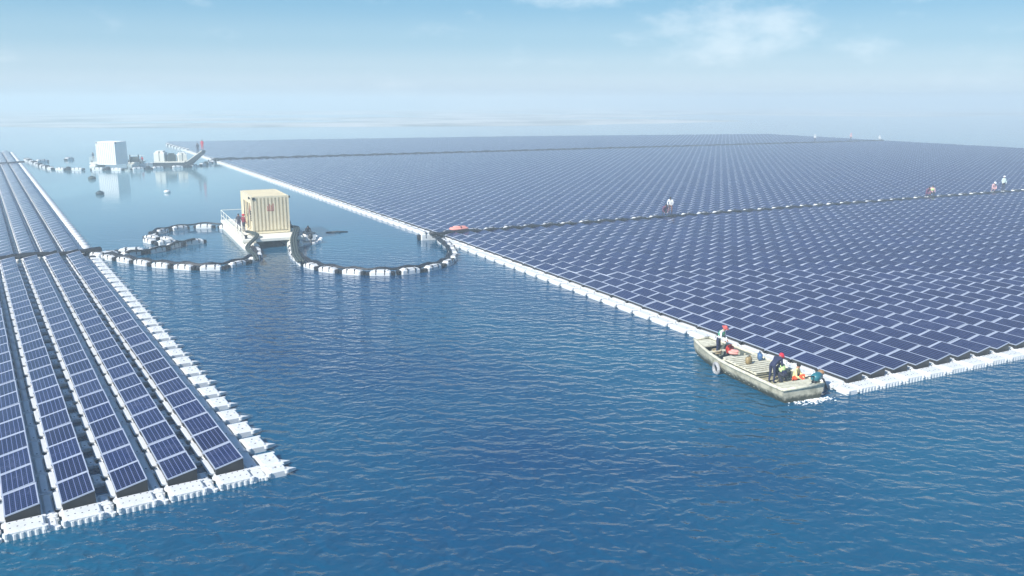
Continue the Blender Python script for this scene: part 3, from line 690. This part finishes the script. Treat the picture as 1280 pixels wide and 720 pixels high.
# ------------------------------------------------------------ the work boat with its crew, tied to the corner of the right array
SG_ = world_at(1003, 501, 0); BG_ = world_at(880, 443, 0)
bdir = (BG_-SG_); bdir.z = 0; BL = bdir.length; bdir.normalize(); BRZ = math.atan2(bdir.y, bdir.x) - math.pi/2
boat = empty('work_boat', (SG_.x, SG_.y, 0), BRZ)        # local y from stern to bow
tag(boat, 'long weathered pale green work boat with four crew at the corner of right array', 'boat')
M['hull'] = mat('hull_paint', (.52, .49, .37), .6, noise=.9, nscale=2.6, col2=(.14, .14, .09), bump=.5, bscale=9)
M['gunwale'] = mat('gunwale_paint', (.68, .65, .50), .55, noise=.8, nscale=4, col2=(.28, .26, .17))
M['deckwood'] = mat('deck_boards', (.50, .46, .30), .7, noise=.6, nscale=6, col2=(.22, .21, .13))
M['boatin'] = mat('boat_inside', (.11, .13, .11), .8, noise=.6, nscale=4, col2=(.04, .045, .04))
BLn = BL+.25
def sec(t):      # half width at gunwale, half width at chine, gunwale height, keel height
    hw = 1.14*(1-max(0, t-.5)**1.7*1.9) ; hw = max(hw, .36); 
    if t < .1: hw *= .96+.4*t
    return hw, hw*.80-(.1*max(0, t-.7)), .60+.42*max(0, t-.45)**1.6, -.15+.62*max(0, t-.80)**1.2*2
hull = MB(); TS = [0, .04, .1, .2, .3, .4, .5, .6, .68, .76, .84, .91, .96, 1]
outer = []; inner = []
for t in TS:
    hw, cw, gz, kz = sec(t); y = t*BLn
    outer.append([(-hw, y, gz), (-hw*.97, y, gz*.55), (-cw, y, kz+.08), (0, y, kz-.04), (cw, y, kz+.08), (hw*.97, y, gz*.55), (hw, y, gz)])
    iw = hw-.09; inner.append([(-iw, y, gz-.02), (-iw*.94, y, gz*.5), (-cw+.1, y, max(.06, kz+.12)), (0, y, max(.05, kz+.11)), (cw-.1, y, max(.06, kz+.12)), (iw*.94, y, gz*.5), (iw, y, gz-.02)])
vs = [p for s_ in outer for p in s_]; hull.add(vs, [(i*7+j, i*7+j+1, (i+1)*7+j+1, (i+1)*7+j) for i in range(len(TS)-1) for j in range(6)], 0)
hull.add(outer[0], [tuple(range(6, -1, -1))], 0); hull.add(outer[-1], [tuple(range(7))], 0)
hm = M['hull'].node_tree; hp = hm.nodes['Principled BSDF']; src = hp.inputs['Base Color'].links[0].from_socket      # algae and tar below the waterline mark
to_ = hm.nodes.new('ShaderNodeTexCoord'); sz_ = hm.nodes.new('ShaderNodeSeparateXYZ'); hm.links.new(to_.outputs['Object'], sz_.inputs[0])
hn = hm.nodes.new('ShaderNodeTexNoise'); hn.inputs['Scale'].default_value = 5; hm.links.new(to_.outputs['Object'], hn.inputs[0])
ha = hm.nodes.new('ShaderNodeMath'); ha.operation = 'MULTIPLY_ADD'; hm.links.new(hn.outputs['Fac'], ha.inputs[0]); ha.inputs[1].default_value = -.35; hm.links.new(sz_.outputs[2], ha.inputs[2])
hr = hm.nodes.new('ShaderNodeMapRange'); hr.inputs['From Min'].default_value = -.02; hr.inputs['From Max'].default_value = .14; hr.inputs['To Min'].default_value = 1; hr.inputs['To Max'].default_value = 0; hm.links.new(ha.outputs[0], hr.inputs[0])
hx = hm.nodes.new('ShaderNodeMix'); hx.data_type = 'RGBA'; hx.inputs[7].default_value = (.05, .055, .035, 1); hm.links.new(hr.outputs[0], hx.inputs[0]); hm.links.new(src, hx.inputs[6]); hm.links.new(hx.outputs[2], hp.inputs['Base Color'])
hull.build('hull', M['hull'], boat)
inn = MB(); vs = [p for s_ in inner[1:-1] for p in s_]; n_i = len(inner)-2
inn.add(vs, [(i*7+j, (i+1)*7+j, (i+1)*7+j+1, i*7+j+1) for i in range(n_i-1) for j in range(6)], 0)
inn.build('inner_lining', M['boatin'], boat)
gw = MB()
for s_ in (-1, 1):
    pts = [(s_*(sec(t)[0]-.03), t*BLn, sec(t)[2]+.015) for t in TS]
    gw.tube(pts, .075, 8)
gw.tube([(-sec(1)[0]+.02, BLn, sec(1)[2]+.015), (sec(1)[0]-.02, BLn, sec(1)[2]+.015)], .075, 8)
gw.tube([(-sec(0)[0]+.02, 0, .615), (sec(0)[0]-.02, 0, .615)], .07, 8)
gw.build('gunwale', M['gunwale'], boat, True)
sdk = MB(); sdk.cbox((0, .42, .58), (2.2, .82, .07), .02)
for k in range(3): sdk.box((0, .16+.22*k, .622), (2.14, .19, .012))
sdk.build('stern_deck', M['gunwale'], boat)
bdk = MB(); bdk.add([(-.66, BLn*.88, .66), (.66, BLn*.88, .66), (.33, BLn*.985, .745), (-.33, BLn*.985, .745), (-.66, BLn*.88, .60), (.66, BLn*.88, .60), (.33, BLn*.985, .69), (-.33, BLn*.985, .69)],
        [(0, 1, 2, 3), (7, 6, 5, 4), (0, 4, 5, 1), (1, 5, 6, 2), (2, 6, 7, 3), (3, 7, 4, 0)]); bdk.build('bow_deck', M['gunwale'], boat)
flr = MB()
for k in range(15):
    flr.cbox((random.uniform(-.03, .03), .95+k*.27, .33+random.uniform(0, .02)), (1.75, .17, .04), .01)
flr.build('floor_boards', M['deckwood'], boat)
for k, (yy, zz) in enumerate(((4.75, .50), (6.0, .55))):
    if yy > BLn*.86: continue
    th = MB(); hw = sec(yy/BLn)[0]-.12; th.cbox((0, yy, zz), (2*hw, .24, .05), .015); th.build('bench', M['gunwale'], boat)
ribs = MB()
for k in range(13):
    yy = 1.6+k*.36; 
    if yy > BLn*.84: break
    hw = sec(yy/BLn)[0]-.13
    for s_ in (-1, 1): ribs.box((s_*hw*.985, yy, .34), (.05, .06, .42))
ribs.build('rib', M['gunwale'], boat)
cv = MB()
for k in range(10): cv.cbox((0, 2.15+k*.25, .70), (1.75, .15, .04), .012); cv.box((-.93, 2.15+k*.25, .55), (.14, .12, .05)); cv.box((.93, 2.15+k*.25, .55), (.14, .12, .05))
for x in (-.86, 0, .86): cv.cbox((x, 3.28, .655), (.07, 2.5, .05), .015)
cv.build('slatted_cover', M['gunwale'], boat)
# tyre fender on the side
ty = empty('tyre_fender'); ty.parent = boat
tyre_t = .60; hwt = sec(tyre_t)[0]
bpy.data.objects.remove(ty)
tm2 = Matrix.Translation((-hwt-.11, tyre_t*BLn, .22)) @ Matrix.Rotation(R(90), 4, 'Y') @ Matrix.Rotation(R(8), 4, 'X')
M['tyre'] = mat('worn_tyre', (.42, .42, .42), .7, noise=.8, nscale=12, col2=(.05, .05, .05))
tm_b = MB(); tm_b.torus((0, 0, 0), .24, .085, tm2); 
tyre = tm_b.build('tyre_fender', M['tyre'], None, True); tyre.location = boat.location; tyre.rotation_euler = boat.rotation_euler
tag(tyre, 'worn pale tyre hung over the side of the green work boat as fender', 'tyre')
tr = MB(); tr.tube([(-hwt-.1, tyre_t*BLn, .44), (-hwt-.02, tyre_t*BLn, .62), (-hwt+.1, tyre_t*BLn, .66)], .015, 6); tr.build('rope', M['gunwale'], tyre)
def on_boat(x, y, z): 
    v = Matrix.Rotation(BRZ, 3, 'Z') @ Vector((x, y, z)); return (SG_.x+v.x, SG_.y+v.y, v.z)
# longtail outboard on the far stern corner
ob = empty('outboard_motor', on_boat(.78, .25, .62), BRZ-R(62)); tag(ob, 'teal and black longtail outboard motor on the stern corner of work boat', 'motor')
M['teal'] = mat('teal_paint', (.02, .16, .20), .4, noise=.4, nscale=8)
t_ = MB(); t_.cbox((0, .25, .22), (.36, .62, .34), .08); t_.build('engine', M['teal'], ob, True)
t_ = MB(); t_.cyl((0, 0, 0), .06, .3, 10); t_.cbox((0, 0, .06), (.2, .2, .1), .02); t_.build('mount', M['steel'], ob)
t_ = MB(); t_.tube([(0, .5, .2), (0, 1.1, -.12), (0, 1.5, -.6)], .045, 8); t_.build('shaft', M['steel'], ob, True)
t_ = MB(); t_.tube([(0, -.05, .3), (-.04, -.55, .42), (-.06, -.85, .44)], [.03, .025, .032], 8); t_.build('tiller', M['black'], ob, True)
t_ = MB(); t_.blob((0, .72, .3), (.16, .15, .12)); t_.build('fuel_tank', mat('brown_tank', (.30, .16, .07), .5), ob, True)
# loose gear
gear = MB(); gear.blob((0, 0, .24), (.42, .34, .26), None, 12, 7, 0, .12); gb = gear.build('gear_bag', M['boatin'], None, True); gb.location = on_boat(.35, 4.9, .12); gb.rotation_euler = (0, 0, BRZ); tag(gb, 'dark tarpaulin bundle lying inside the green work boat behind the bow bench', 'bundle')
lv = MB(); lv.cbox((0, 0, .1), (.50, .16, .34), .06); lv.cbox((0, .12, .16), (.44, .14, .30), .06)
lvo = lv.build('life_vest', cmat('red_life_vest', (.50, .03, .02)), None, True); lvo.location = on_boat(.22, 5.55, .62); lvo.rotation_euler = (.4, 0, BRZ+.5); tag(lvo, 'red life vest heaped on a bench near the bow of the work boat', 'life vest')
lv = MB(); lv.cbox((0, 0, .1), (.46, .30, .14), .05); lv.cbox((.06, 0, .2), (.38, .26, .1), .05)
lvo = lv.build('life_vest', cmat('pink_life_vest', (.80, .36, .30)), None, True); lvo.location = on_boat(.1, 5.1, .60); lvo.rotation_euler = (.1, .1, BRZ-.4); tag(lvo, 'faded pink life vest lying beside the red vest in the work boat', 'life vest')
cr = MB(); cr.cbox((0, 0, .17), (.5, .4, .34), .03); co = cr.build('storage_box', mat('white_box', (.72, .72, .68), .5), None); co.location = on_boat(-.45, 4.55, .3); co.rotation_euler = (0, 0, BRZ+.2); tag(co, 'small white storage box in the middle of the green work boat', 'box')
t_ = cr_l = MB(); cr_l.cbox((0, 0, .36), (.53, .43, .05), .015); cr_l.build('lid', M['gunwale'], co)

person(on_boat(-.05, BLn-1.45, .30), BRZ-R(150), 'crew member in faded red hat, white shirt and green vest at the bow', WHITE, NAVY, PINKH, 'sunhat', 'stand', R(28), GRN, arms='work')
person(on_boat(-.42, 1.55, .35), BRZ-R(75), 'crew member in navy overalls and red helmet bending over by the stern deck', NAVY, NAVY, RED, 'helmet', 'stand', R(62), None, arms='reach')
person(on_boat(.12, 1.35, .35), BRZ+R(10), 'crew member in dark blue clothes crouching bareheaded beside the red helmeted one', NAVY, DARK, None, 'helmet', 'crouch', R(38), LIME, arms='work')
person(on_boat(.70, 1.45, .36), BRZ-R(150), 'crew member in pale yellow shirt seated on the stern with orange vest on lap', YEL, ORG, None, 'helmet', 'floor', R(14), None, arms='work')
for k, (x, y, a, c_, lab) in enumerate(((-.35, 3.3, .3, (.30, .22, .10), 'brown jerrycan standing amidships in the work boat'), (.5, 3.6, 1.1, (.05, .12, .25), 'blue jerrycan lying against the far side of the work boat'))):
    t_ = MB(); t_.cbox((0, 0, .17), (.34, .2, .34), .05); t_.cyl((.08, 0, .33), .035, .07, 8); o = t_.build('jerrycan', mat('can_%s' % ('brown', 'blue')[k], c_, .5), None, True)
    t_ = MB(); t_.tube([(-.1, 0, .33), (-.08, 0, .4), (.02, 0, .4), (.04, 0, .33)], .014, 6); t_.build('handle', M['steel'], o); o.location = on_boat(x, y, .72); o.rotation_euler = (0, 0, BRZ+a); tag(o, lab, 'can')
t_ = MB()
for k in range(5): t_.torus((0, 0, .03+k*.035), .20+.03*math.sin(k*2), .022, None, 18, 6)
o = t_.build('rope_coil', mat('rope_tan', (.42, .34, .20), .9), None, True); o.location = on_boat(-.15, BLn*.80, .42); tag(o, 'tan rope coil on the boards in front of the bow crew member', 'rope')
# stern wash
fo = MB()
for k in range(150):
    x = random.gauss(.5, .5); y = -abs(random.gauss(.06, .2)); s_ = random.uniform(.015, .05)
    fo.blob((x, y, .01), (s_*1.6, s_, s_*.45), None, 7, 4)
fm_ = fo.build('foam', mat('foam_white', (.85, .88, .88), .6), None, True); fm_.location = boat.location; fm_.rotation_euler = boat.rotation_euler; tag(fm_, 'white foam churning at the stern of the work boat', 'foam', kind='stuff')

# ------------------------------------------------------------ transformer barge
M['cream'] = mat('cream_container', (.76, .67, .46), .55, noise=.5, nscale=1.2, col2=(.55, .46, .32))
M['creamdeck'] = mat('cream_deck', (.80, .77, .66), .6, noise=.3, nscale=2, col2=(.55, .52, .42))
M['offwhite'] = mat('far_container_white', (.9, .89, .86), .5, noise=.2, nscale=1)
M['redmark'] = mat('red_mark', (.50, .20, .14), .6)
M['greengrey'] = mat('grey_green_hose', (.045, .06, .05), .6, noise=.5, nscale=4, col2=(.03, .04, .035))
def barge(origin, rz, deckmat, label, L_=14.0, W_=5.2):
    b_ = empty('barge', origin, rz); tag(b_, label, 'barge')
    d = MB(); d.cbox((W_/2, L_/2, .72), (W_, L_, .30), .05); d.build('deck', deckmat, b_)
    for x in (.75, W_-.75):
        h = MB(); h.cbox((x, L_/2-.2, .16), (1.3, L_+.6, .76), .22); h.build('pontoon_hull', deckmat, b_)
    r_ = MB()
    for k in range(8): r_.box((.07, .3+k*(L_-.6)/7, 1.36), (.045, .045, .98))
    for z in (1.35, 1.84): r_.tube([(.07, .3, z), (.07, L_-.3, z)], .028, 6)
    r_.tube([(.07, L_-.3, 1.84), (W_-.1, L_-.3, 1.84)], .028, 6)
    r_.build('railing', deckmat, b_)
    bl_ = MB()
    for x, y in ((.4, .35), (W_-.4, .35)): bl_.cyl((x, y, .87), .1, .3, 10); bl_.cyl((x, y, 1.14), .15, .06, 10)
    bl_.build('bollard', M['steel'], b_); return b_
def container(origin, rz, m, label, W_=2.95, D_=6.1, Hh=3.3, marks=True):
    c = empty('inverter_container', origin, rz); tag(c, label, 'container')
    w_ = MB(); w_.box((W_/2, D_/2, Hh/2+.12), (W_-.14, D_-.14, Hh-.24))
    n = 9
    for k in range(n):       # corrugation on the long and short faces
        x = .2+(W_-.4)*(k+.5)/n; w_.box((x, .02, Hh/2+.12), ((W_-.4)/n*.5, .10, Hh-.42), taper=1); w_.box((x, D_-.045, Hh/2+.12), ((W_-.4)/n*.5, .05, Hh-.42))
    for k in range(20):
        y = .25+(D_-.5)*(k+.5)/20; w_.box((W_-.045, y, Hh/2+.12), (.05, (D_-.5)/20*.5, Hh-.42))
    w_.build('corrugated_wall', m, c)
    f_ = MB()
    for x in (.07, W_-.07):
        for y in (.07, D_-.07): f_.box((x, y, Hh/2+.06), (.155, .155, Hh))
    for z in (.13, Hh): 
        for y in (.07, D_-.07): f_.box((W_/2, y, z), (W_-.31, .15, .17))
        for x in (.07, W_-.07): f_.box((x, D_/2, z), (.15, D_-.31, .17))
    f_.build('corner_frame', m, c)
    r_ = MB(); r_.box((W_/2, D_/2, Hh+.03), (W_-.3, D_-.3, .05)); 
    for k in range(9): r_.box((W_/2, .5+k*(D_-1)/8, Hh+.07), (W_-.4, .12, .03))
    r_.build('roof', m, c)
    for k in range(2):
        d_ = MB(); y = D_/2-1.25+k*2.0; d_.box((-.006, y, Hh/2-.1), (.05, .95, 2.3)); dd = d_.build('door', m, c)
        for kk in (-.2, .2): bb_ = MB(); bb_.tube([(-.05, y+kk, .45), (-.05, y+kk, Hh-.55)], .022, 6); bb_.build('locking_bar', M['steel'], dd)
        hh = MB(); hh.box((-.05, y+.33, Hh/2-.1), (.05, .05, .3)); hh.build('handle', M['steel'], dd)
    v_ = MB()
    for k in range(6): v_.box((-.01, .75, 1.2+k*.16), (.05, .7, .06))
    v_.build('louvre', M['steel'], c)
    for x, y in ((.2, .15), (W_+.1, D_*.1), (.0, 1.0)):
        l_ = MB(); l_.box((x, y-.15, Hh-.1), (.22, .16, .2)); l_.build('flood_lamp', M['steel'], c)
    if marks:
        k_ = MB(); cx = W_*.50
        for dx, h_ in ((-.24, .42), (-.08, .62), (.08, .50), (.24, .66)): k_.box((cx+dx, -.036, Hh*.70+(h_-.5)*.4), (.085, .012, h_))
        k_.box((cx, -.036, Hh*.70-.22), (.6, .012, .07)); k_.build('emblem', M['redmark'], c)
        k_ = MB(); k_.box((-.034, .55, Hh*.72), (.012, .30, .36)); k_.box((-.034, 1.2, Hh*.6), (.012, .22, .5)); k_.build('warning_mark', M['redmark'], c)
    return c
TH = -25.5; ux, uy = math.sin(R(TH)), math.cos(R(TH)); rzB = -R(TH)
c0_ = Vector((-22.9, 75.0, 0)); uu = Vector((ux, uy, 0)); vv = Vector((uy, -ux, 0))
bo = c0_ - vv*1.35 - uu*2.6
barge((bo.x, bo.y, 0), rzB, M['creamdeck'], 'cream twin hull barge carrying the tan corrugated container in mid channel')
container((c0_.x, c0_.y, .87), rzB, M['cream'], 'tan corrugated inverter container with red emblem on the nearer barge', W_=3.25, Hh=3.25)
def on_barge(a, b_, z, o=bo): 
    p = o+vv*a+uu*b_; return (p.x, p.y, z)
person(on_barge(.55, 5.2, .87), rzB+R(150), 'person in dark clothes standing on the barge beside the tan container', DARK, NAVY, None, 'helmet', 'stand', 0, None, fingers=False)
person(on_barge(.85, 4.5, .87), rzB-R(60), 'person in maroon shirt standing on the barge next to the darker dressed one', MAR, DARK, RED, 'helmet', 'stand', 0, None, fingers=False)
# hose bundles falling from the barge corners to the booms
def bundle(pts, label, r=.15, n=3):
    mb = MB(); P = smooth_path(pts, 5)
    for k in range(n):
        off = Vector(((k-(n-1)/2)*r*1.7, .05*k, .03*(k % 2))); mb.tube([p+off for p in P], r, 8)
    return tag(mb.build('hose_bundle', M['greengrey'], None, True), label, 'hose')
V = Vector
bundle([V(on_barge(.9, 3.0, 1.1)), V(on_barge(1.2, 1.6, 1.15)), V(on_barge(1.3, .3, 1.05)), world_at(309, 309, .5), world_at(317, 318, .5), world_at(321, 325, .5)], 'grey green hose bundle falling off the container barge onto the left boom', .10, 2)
bundle([V(on_barge(5.0, 4.0, 1.15)), V(on_barge(5.2, 2.8, 1.15)), world_at(367, 299, .9), world_at(368, 309, .6), world_at(370, 319, .5), world_at(376, 327, .5)], 'grey green hose bundle falling off the container barge onto the right boom', .11, 3)
# switch gear on the barge's starboard side
def gearbox(p, rz, label, s_=1.0):
    e = empty('cable_winch', p, rz); tag(e, label, 'winch'); 
    for k in (-1, 1):
        t_ = MB(); t_.torus((0, 0, 0), .42*s_, .06*s_, Matrix.Translation((k*.38*s_, 0, .5*s_)) @ Matrix.Rotation(R(90), 4, 'Y'), 16, 7); t_.build('rim', M['steel'], e, True)
    t_ = MB(); t_.cyl((0, 0, -.38*s_), .27*s_, .76*s_, 12, 0, Matrix.Translation((0, 0, .5*s_)) @ Matrix.Rotation(R(90), 4, 'Y')); t_.build('drum', M['greengrey'], e)
    t_ = MB(); 
    for k in (-1, 1): t_ = MB(); t_.box((k*.5*s_, 0, .25*s_), (.08*s_, .6*s_, .5*s_)); t_.build('stand', M['steel'], e)
gearbox(on_barge(4.75, 5.0, .87), rzB, 'dark cable winch on the barge deck right of the tan container', .8)
gearbox(on_barge(4.75, 7.0, .87), rzB, 'second dark cable winch farther back on the same container barge', .8)
# small skiff moored right of the barge
def skiff(o, rz, label, L_=5.0, W_=1.6):
    s_ = empty('skiff', o, rz); tag(s_, label, 'boat'); mb = MB(); T = [0, .15, .4, .65, .82, .93, 1]; rings = []
    for t in T:
        hw = W_/2*(1-max(0, t-.5)**2*3.2); hw = max(hw, .12); gz = .5+.3*max(0, t-.5); y = t*L_
        rings.append([(-hw, y, gz), (-hw*.75, y, -.1), (hw*.75, y, -.1), (hw, y, gz), (hw-.1, y, gz), (hw*.6, y, .12), (-hw*.6, y, .12), (-hw+.1, y, gz)])
    mb.add([p for r_ in rings for p in r_], [(i*8+j, i*8+(j+1) % 8, (i+1)*8+(j+1) % 8, (i+1)*8+j) for i in range(len(T)-1) for j in range(8)])
    mb.add(rings[0], [tuple(range(8))]); mb.add(rings[-1], [tuple(range(7, -1, -1))]); mb.build('hull', M['offwhite'], s_)
    for y in (1.2, 2.6): t_ = MB(); t_.box((0, y, .42), (W_-.3, .3, .05)); t_.build('bench', M['creamdeck'], s_)
    t_ = MB(); t_.cbox((0, -.15, .75), (.34, .42, .5), .1); t_.tube([(0, -.25, .6), (0, -.3, -.3)], .06, 8); t_.build('outboard_motor', M['steel'], s_, True)
    return s_
sk = world_at(388, 305.5, 0); skiff((sk.x, sk.y, 0), rzB+R(6), 'white skiff moored right of the tan container barge', 5.6, 2.3)
gearbox((sk.x-.6, sk.y+1.7, .25), rzB+.3, 'dark pump drum standing in the white skiff beside the barge', .75)
t_ = MB(); t_.cbox((0, 0, .3), (1.0, .7, .6), .06); o = t_.build('equipment_box', M['offwhite'], None); o.location = (sk.x-.2, sk.y+.6, .30); o.rotation_euler = (0, 0, rzB+.2); tag(o, 'white equipment box standing in the skiff right of the container barge', 'box'); t_ = MB(); t_.cbox((0, 0, .62), (1.06, .76, .05), .02); t_.build('lid', M['steel'], o)
k_ = world_at(392, 296, 0)
person((sk.x-.9, sk.y+3.0, .3), R(200), 'crouching person in dark clothes working in the white skiff', DARK, DARK, None, 'helmet', 'crouch', R(35), None, fingers=False, arms='work')

# ------------------------------------------------------------ far barge, freight boat, floating scraps
fb = world_at(112, 209, 0); rzF = R(8)
barge((fb.x, fb.y, 0), -R(78)+R(90)-R(4), M['creamdeck'], 'distant pale barge carrying the white container on far left water', L_=5.0, W_=9.0)
cF = world_at(122, 206.5, .8)
container((cF.x, cF.y, .87), R(-12), M['offwhite'], 'bright white container standing on the distant barge', W_=3.9, D_=3.4, Hh=4.1, marks=False)
fsk = world_at(161, 208, 0); skiff((fsk.x, fsk.y, 0), R(-80), 'dark loaded skiff moored right of the distant white container', 4.5, 2.2)
gearbox((fsk.x+1.2, fsk.y, .3), .4, 'dark winch on the skiff beside the distant white container', 2.0)
person((fsk.x+2.6, fsk.y+.2, .35), R(180), 'person with red top on the skiff by the distant white container', ('red_shirt', (.55, .03, .05)), DARK, None, 'helmet', 'stand', 0, None, fingers=False)
ff0 = world_at(117, 201, .8)
person((ff0.x, ff0.y, .87), R(160), 'lone person in dark clothes on the left end of distant barge', DARK, DARK, None, 'helmet', 'stand', 0, None, fingers=False)
# freight boat with a raised bow ramp
fa = world_at(194, 209, 0); fbq = world_at(243, 203, 0)
fd = (fbq-fa); fL = fd.length; frz = math.atan2(fd.y, fd.x)-math.pi/2
fr_ = empty('freight_boat', (fa.x, fa.y, 0), -R(84)); tag(fr_, 'distant flat freight boat with raised dark bow ramp and pale cargo', 'boat')
t_ = MB(); t_.add([(-1.3, 0, .9), (1.3, 0, .9), (1.3, 0, -.2), (-1.3, 0, -.2), (-1.3, 6, .9), (1.3, 6, .9), (1.3, 6, -.2), (-1.3, 6, -.2), (-1.3, 9.2, 3.1), (1.3, 9.2, 3.1), (1.3, 9.2, 2.6), (-1.3, 9.2, 2.6)],
  [(0, 1, 2, 3), (0, 4, 5, 1), (3, 2, 6, 7), (0, 3, 7, 4), (1, 5, 6, 2), (4, 8, 9, 5), (7, 6, 10, 11), (4, 7, 11, 8), (5, 9, 10, 6), (8, 11, 10, 9)]); t_.build('hull', M['steel'], fr_)
t_ = MB(); t_.cbox((0, 3.0, 1.0), (2.5, 5.6, .22), .05); t_.build('deck', M['creamdeck'], fr_)
t_ = MB(); t_.add([(-1.15, 6.1, 1.15), (1.15, 6.1, 1.15), (1.15, 9.1, 3.2), (-1.15, 9.1, 3.2), (-1.15, 6.1, 1.0), (1.15, 6.1, 1.0), (1.15, 9.1, 3.06), (-1.15, 9.1, 3.06)], [(0, 1, 2, 3), (7, 6, 5, 4), (0, 4, 5, 1), (1, 5, 6, 2), (2, 6, 7, 3), (3, 7, 4, 0)]); t_.build('ramp', M['creamdeck'], fr_)
for k, (dx, dy, s_, mm) in enumerate(((0, 1.2, 2.0, 'creamdeck'), (.2, 3.2, 1.5, 'greengrey'), (-.1, 5.0, 1.6, 'creamdeck'))):
    t_ = MB(); t_.cbox((0, 0, s_*.42), (s_*1.1, s_, s_*.84), .1); t_.cbox((0, 0, s_*.9), (s_*.8, s_*.7, s_*.2), .05); o = t_.build('cargo_crate', M[mm], None)
    mw = Matrix.Rotation(-R(84), 3, 'Z') @ Vector((dx, dy, 0)); o.location = (fa.x+mw.x, fa.y+mw.y, 1.12); o.rotation_euler = (0, 0, -R(84)+.2*k)
    t_ = MB(); t_.box((0, 0, s_*.5), (s_*1.13, .08, s_*.9)); t_.build('strap', M['black'], o)
    tag(o, ['large pale wrapped crate at the stern of the distant freight boat', 'grey green crate amidships on the distant freight boat', 'small pale crate below the ramp of the distant freight boat'][k], 'crate')
for k, (yy, zz, lab, tp) in enumerate(((8.1, 2.55, 'person in dark clothes standing on the raised ramp of distant freight boat', DARK), (9.0, 3.15, 'person in red shirt standing at the tip of the distant freight ramp', ('red_shirt', (.55, .03, .05))))):
    mw = Matrix.Rotation(-R(84), 3, 'Z') @ Vector((0, yy, 0)); person((fa.x+mw.x, fa.y+mw.y, zz), R(170), lab, tp, DARK if k == 0 else tp, None, 'helmet', 'stand', 0, None, fingers=False, sc=1.15)
# loose white pontoon strip behind the freight boat
boom(GR([(210, 182), (222, 185.5), (238, 190)]), 5.0, 'of the loose pontoon strip behind the freight boat', 'loose pontoons behind the freight boat', None, sc=1.6)
M['buoy'] = mat('dark_buoy', (.03, .06, .07), .5)
def buoy(px, py, label, m, s_=.6):
    p = world_at(px, py, 0); e = empty('buoy', (p.x, p.y, 0)); tag(e, label, 'buoy')
    t_ = MB(); t_.blob((0, 0, .15), (s_, s_, s_*.6), None, 14, 8); t_.build('body', m, e, True)
    t_ = MB(); t_.torus((0, 0, .15+s_*.62), s_*.2, s_*.06); t_.cyl((0, 0, .1+s_*.4), s_*.18, s_*.25, 8); t_.build('eye', M['steel'], e, True)
buoy(125, 243, 'small dark buoy alone on open water below the distant white container', M['buoy'], .55)
buoy(115, 224, 'flat grey green buoy just below the distant barge', M['greengrey'], .6)
buoy(209, 241, 'pale white buoy alone on the channel left of the tan container', M['hdpe'], .45)
lg = world_at(421, 290.5, 0); t_ = MB(); t_.tube([(-1.0, -.2, .02), (0, 0, .05), (1.0, .3, .03)], [.06, .11, .05], 8); t_.tube([(.1, .02, .05), (.4, -.3, .12)], .035, 6); o = t_.build('driftwood', M['steel'], None, True); o.location = lg; tag(o, 'thin dark driftwood floating right of the container barge', 'driftwood')

# ------------------------------------------------------------ workers on the cable paths of the right array
def on_path(px, A, B):
    lo, hi = 0, 1
    best = min((abs((to_px(A.lerp(B, k/2000)) or (1e9,))[0]-px), k) for k in range(2001)); return A.lerp(B, best[1]/2000)
def worker(px, A, B, z, rz, label, top, legs, **kw):
    kw.setdefault('sc', 1.15); p = on_path(px, A, B); person((p.x, p.y, z), rz, label, top, legs, fingers=False, **kw); return p
PK = ('pink_shirt', (.75, .45, .45)); MRN = ('plum_jacket', (.18, .05, .12))
worker(829, a0, b1, .68, R(200), 'crouching worker in plum jacket on the near cable path', MRN, DARK, pose='crouch', lean=R(35), arms='work')
worker(837.5, a0, b1, .68, R(160), 'white shirted worker with bare dark head bending over the near cable path', WHITE, ('brown_trousers', (.20, .09, .07)), pose='stand', lean=R(22), arms='work')
worker(1157, a0, b1, .68, R(200), 'worker in dark plum overalls crouching farther along the near cable path', MRN, MRN, pose='crouch', lean=R(30), arms='work')
worker(1164, a0, b1, .68, R(160), 'worker in lime vest beside the plum one far along the near path', PK, DARK, pose='crouch', lean=R(10), vest=LIME, arms='down')
worker(1239.5, a0, b1, .68, R(190), 'worker all in pink white crouching near the end of the near cable path', PK, PK, pose='crouch', lean=R(25), hat=('white_hat', (.8, .8, .8)), arms='work')
worker(1252.5, a0, b1, .68, R(190), 'worker in mint white shirt and dark trousers standing on the near cable path', ('mint_shirt', (.70, .85, .75)), DARK, pose='stand', hat=('white_hat', (.8, .8, .8)))
worker(1018, c0, c1, .72, R(180), 'white clothed worker on the far cable path, leftmost of the hazy three', WHITE, DARK, hat=('white_hat', (.8, .8, .8)), sc=1.25)
worker(1063, c0, c1, .72, R(180), 'worker with pink helmet on the far cable path, middle of the hazy three', PK, DARK, hat=('pink_hat', (.8, .25, .3)), sc=1.3)
worker(1099, c0, c1, .72, R(180), 'pale worker on the far cable path, rightmost of the hazy three', WHITE, WHITE, hat=('white_hat', (.8, .8, .8)), pose='crouch', sc=1.2)
# pink cover on the path near the channel
p = on_path(574, a0, b1); t_ = MB(); t_.cbox((0, 0, .12), (1.7, .8, .26), .08); t_.cbox((.1, .05, .28), (1.2, .6, .12), .05); o = t_.build('cable_cover', mat('pink_cover', (.80, .33, .27), .6), None, True)
o.location = (p.x, p.y, .70); o.rotation_euler = (0, 0, math.atan2((b1-a0).y, (b1-a0).x)); tag(o, 'faded pink cover strapped over the cable path next to the open channel', 'cover'); t_ = MB(); t_.box((.1, .05, .21), (.06, .86, .30)); t_.build('strap', M['black'], o)
print('cells', len(cells), 'floats', len(F_IND))
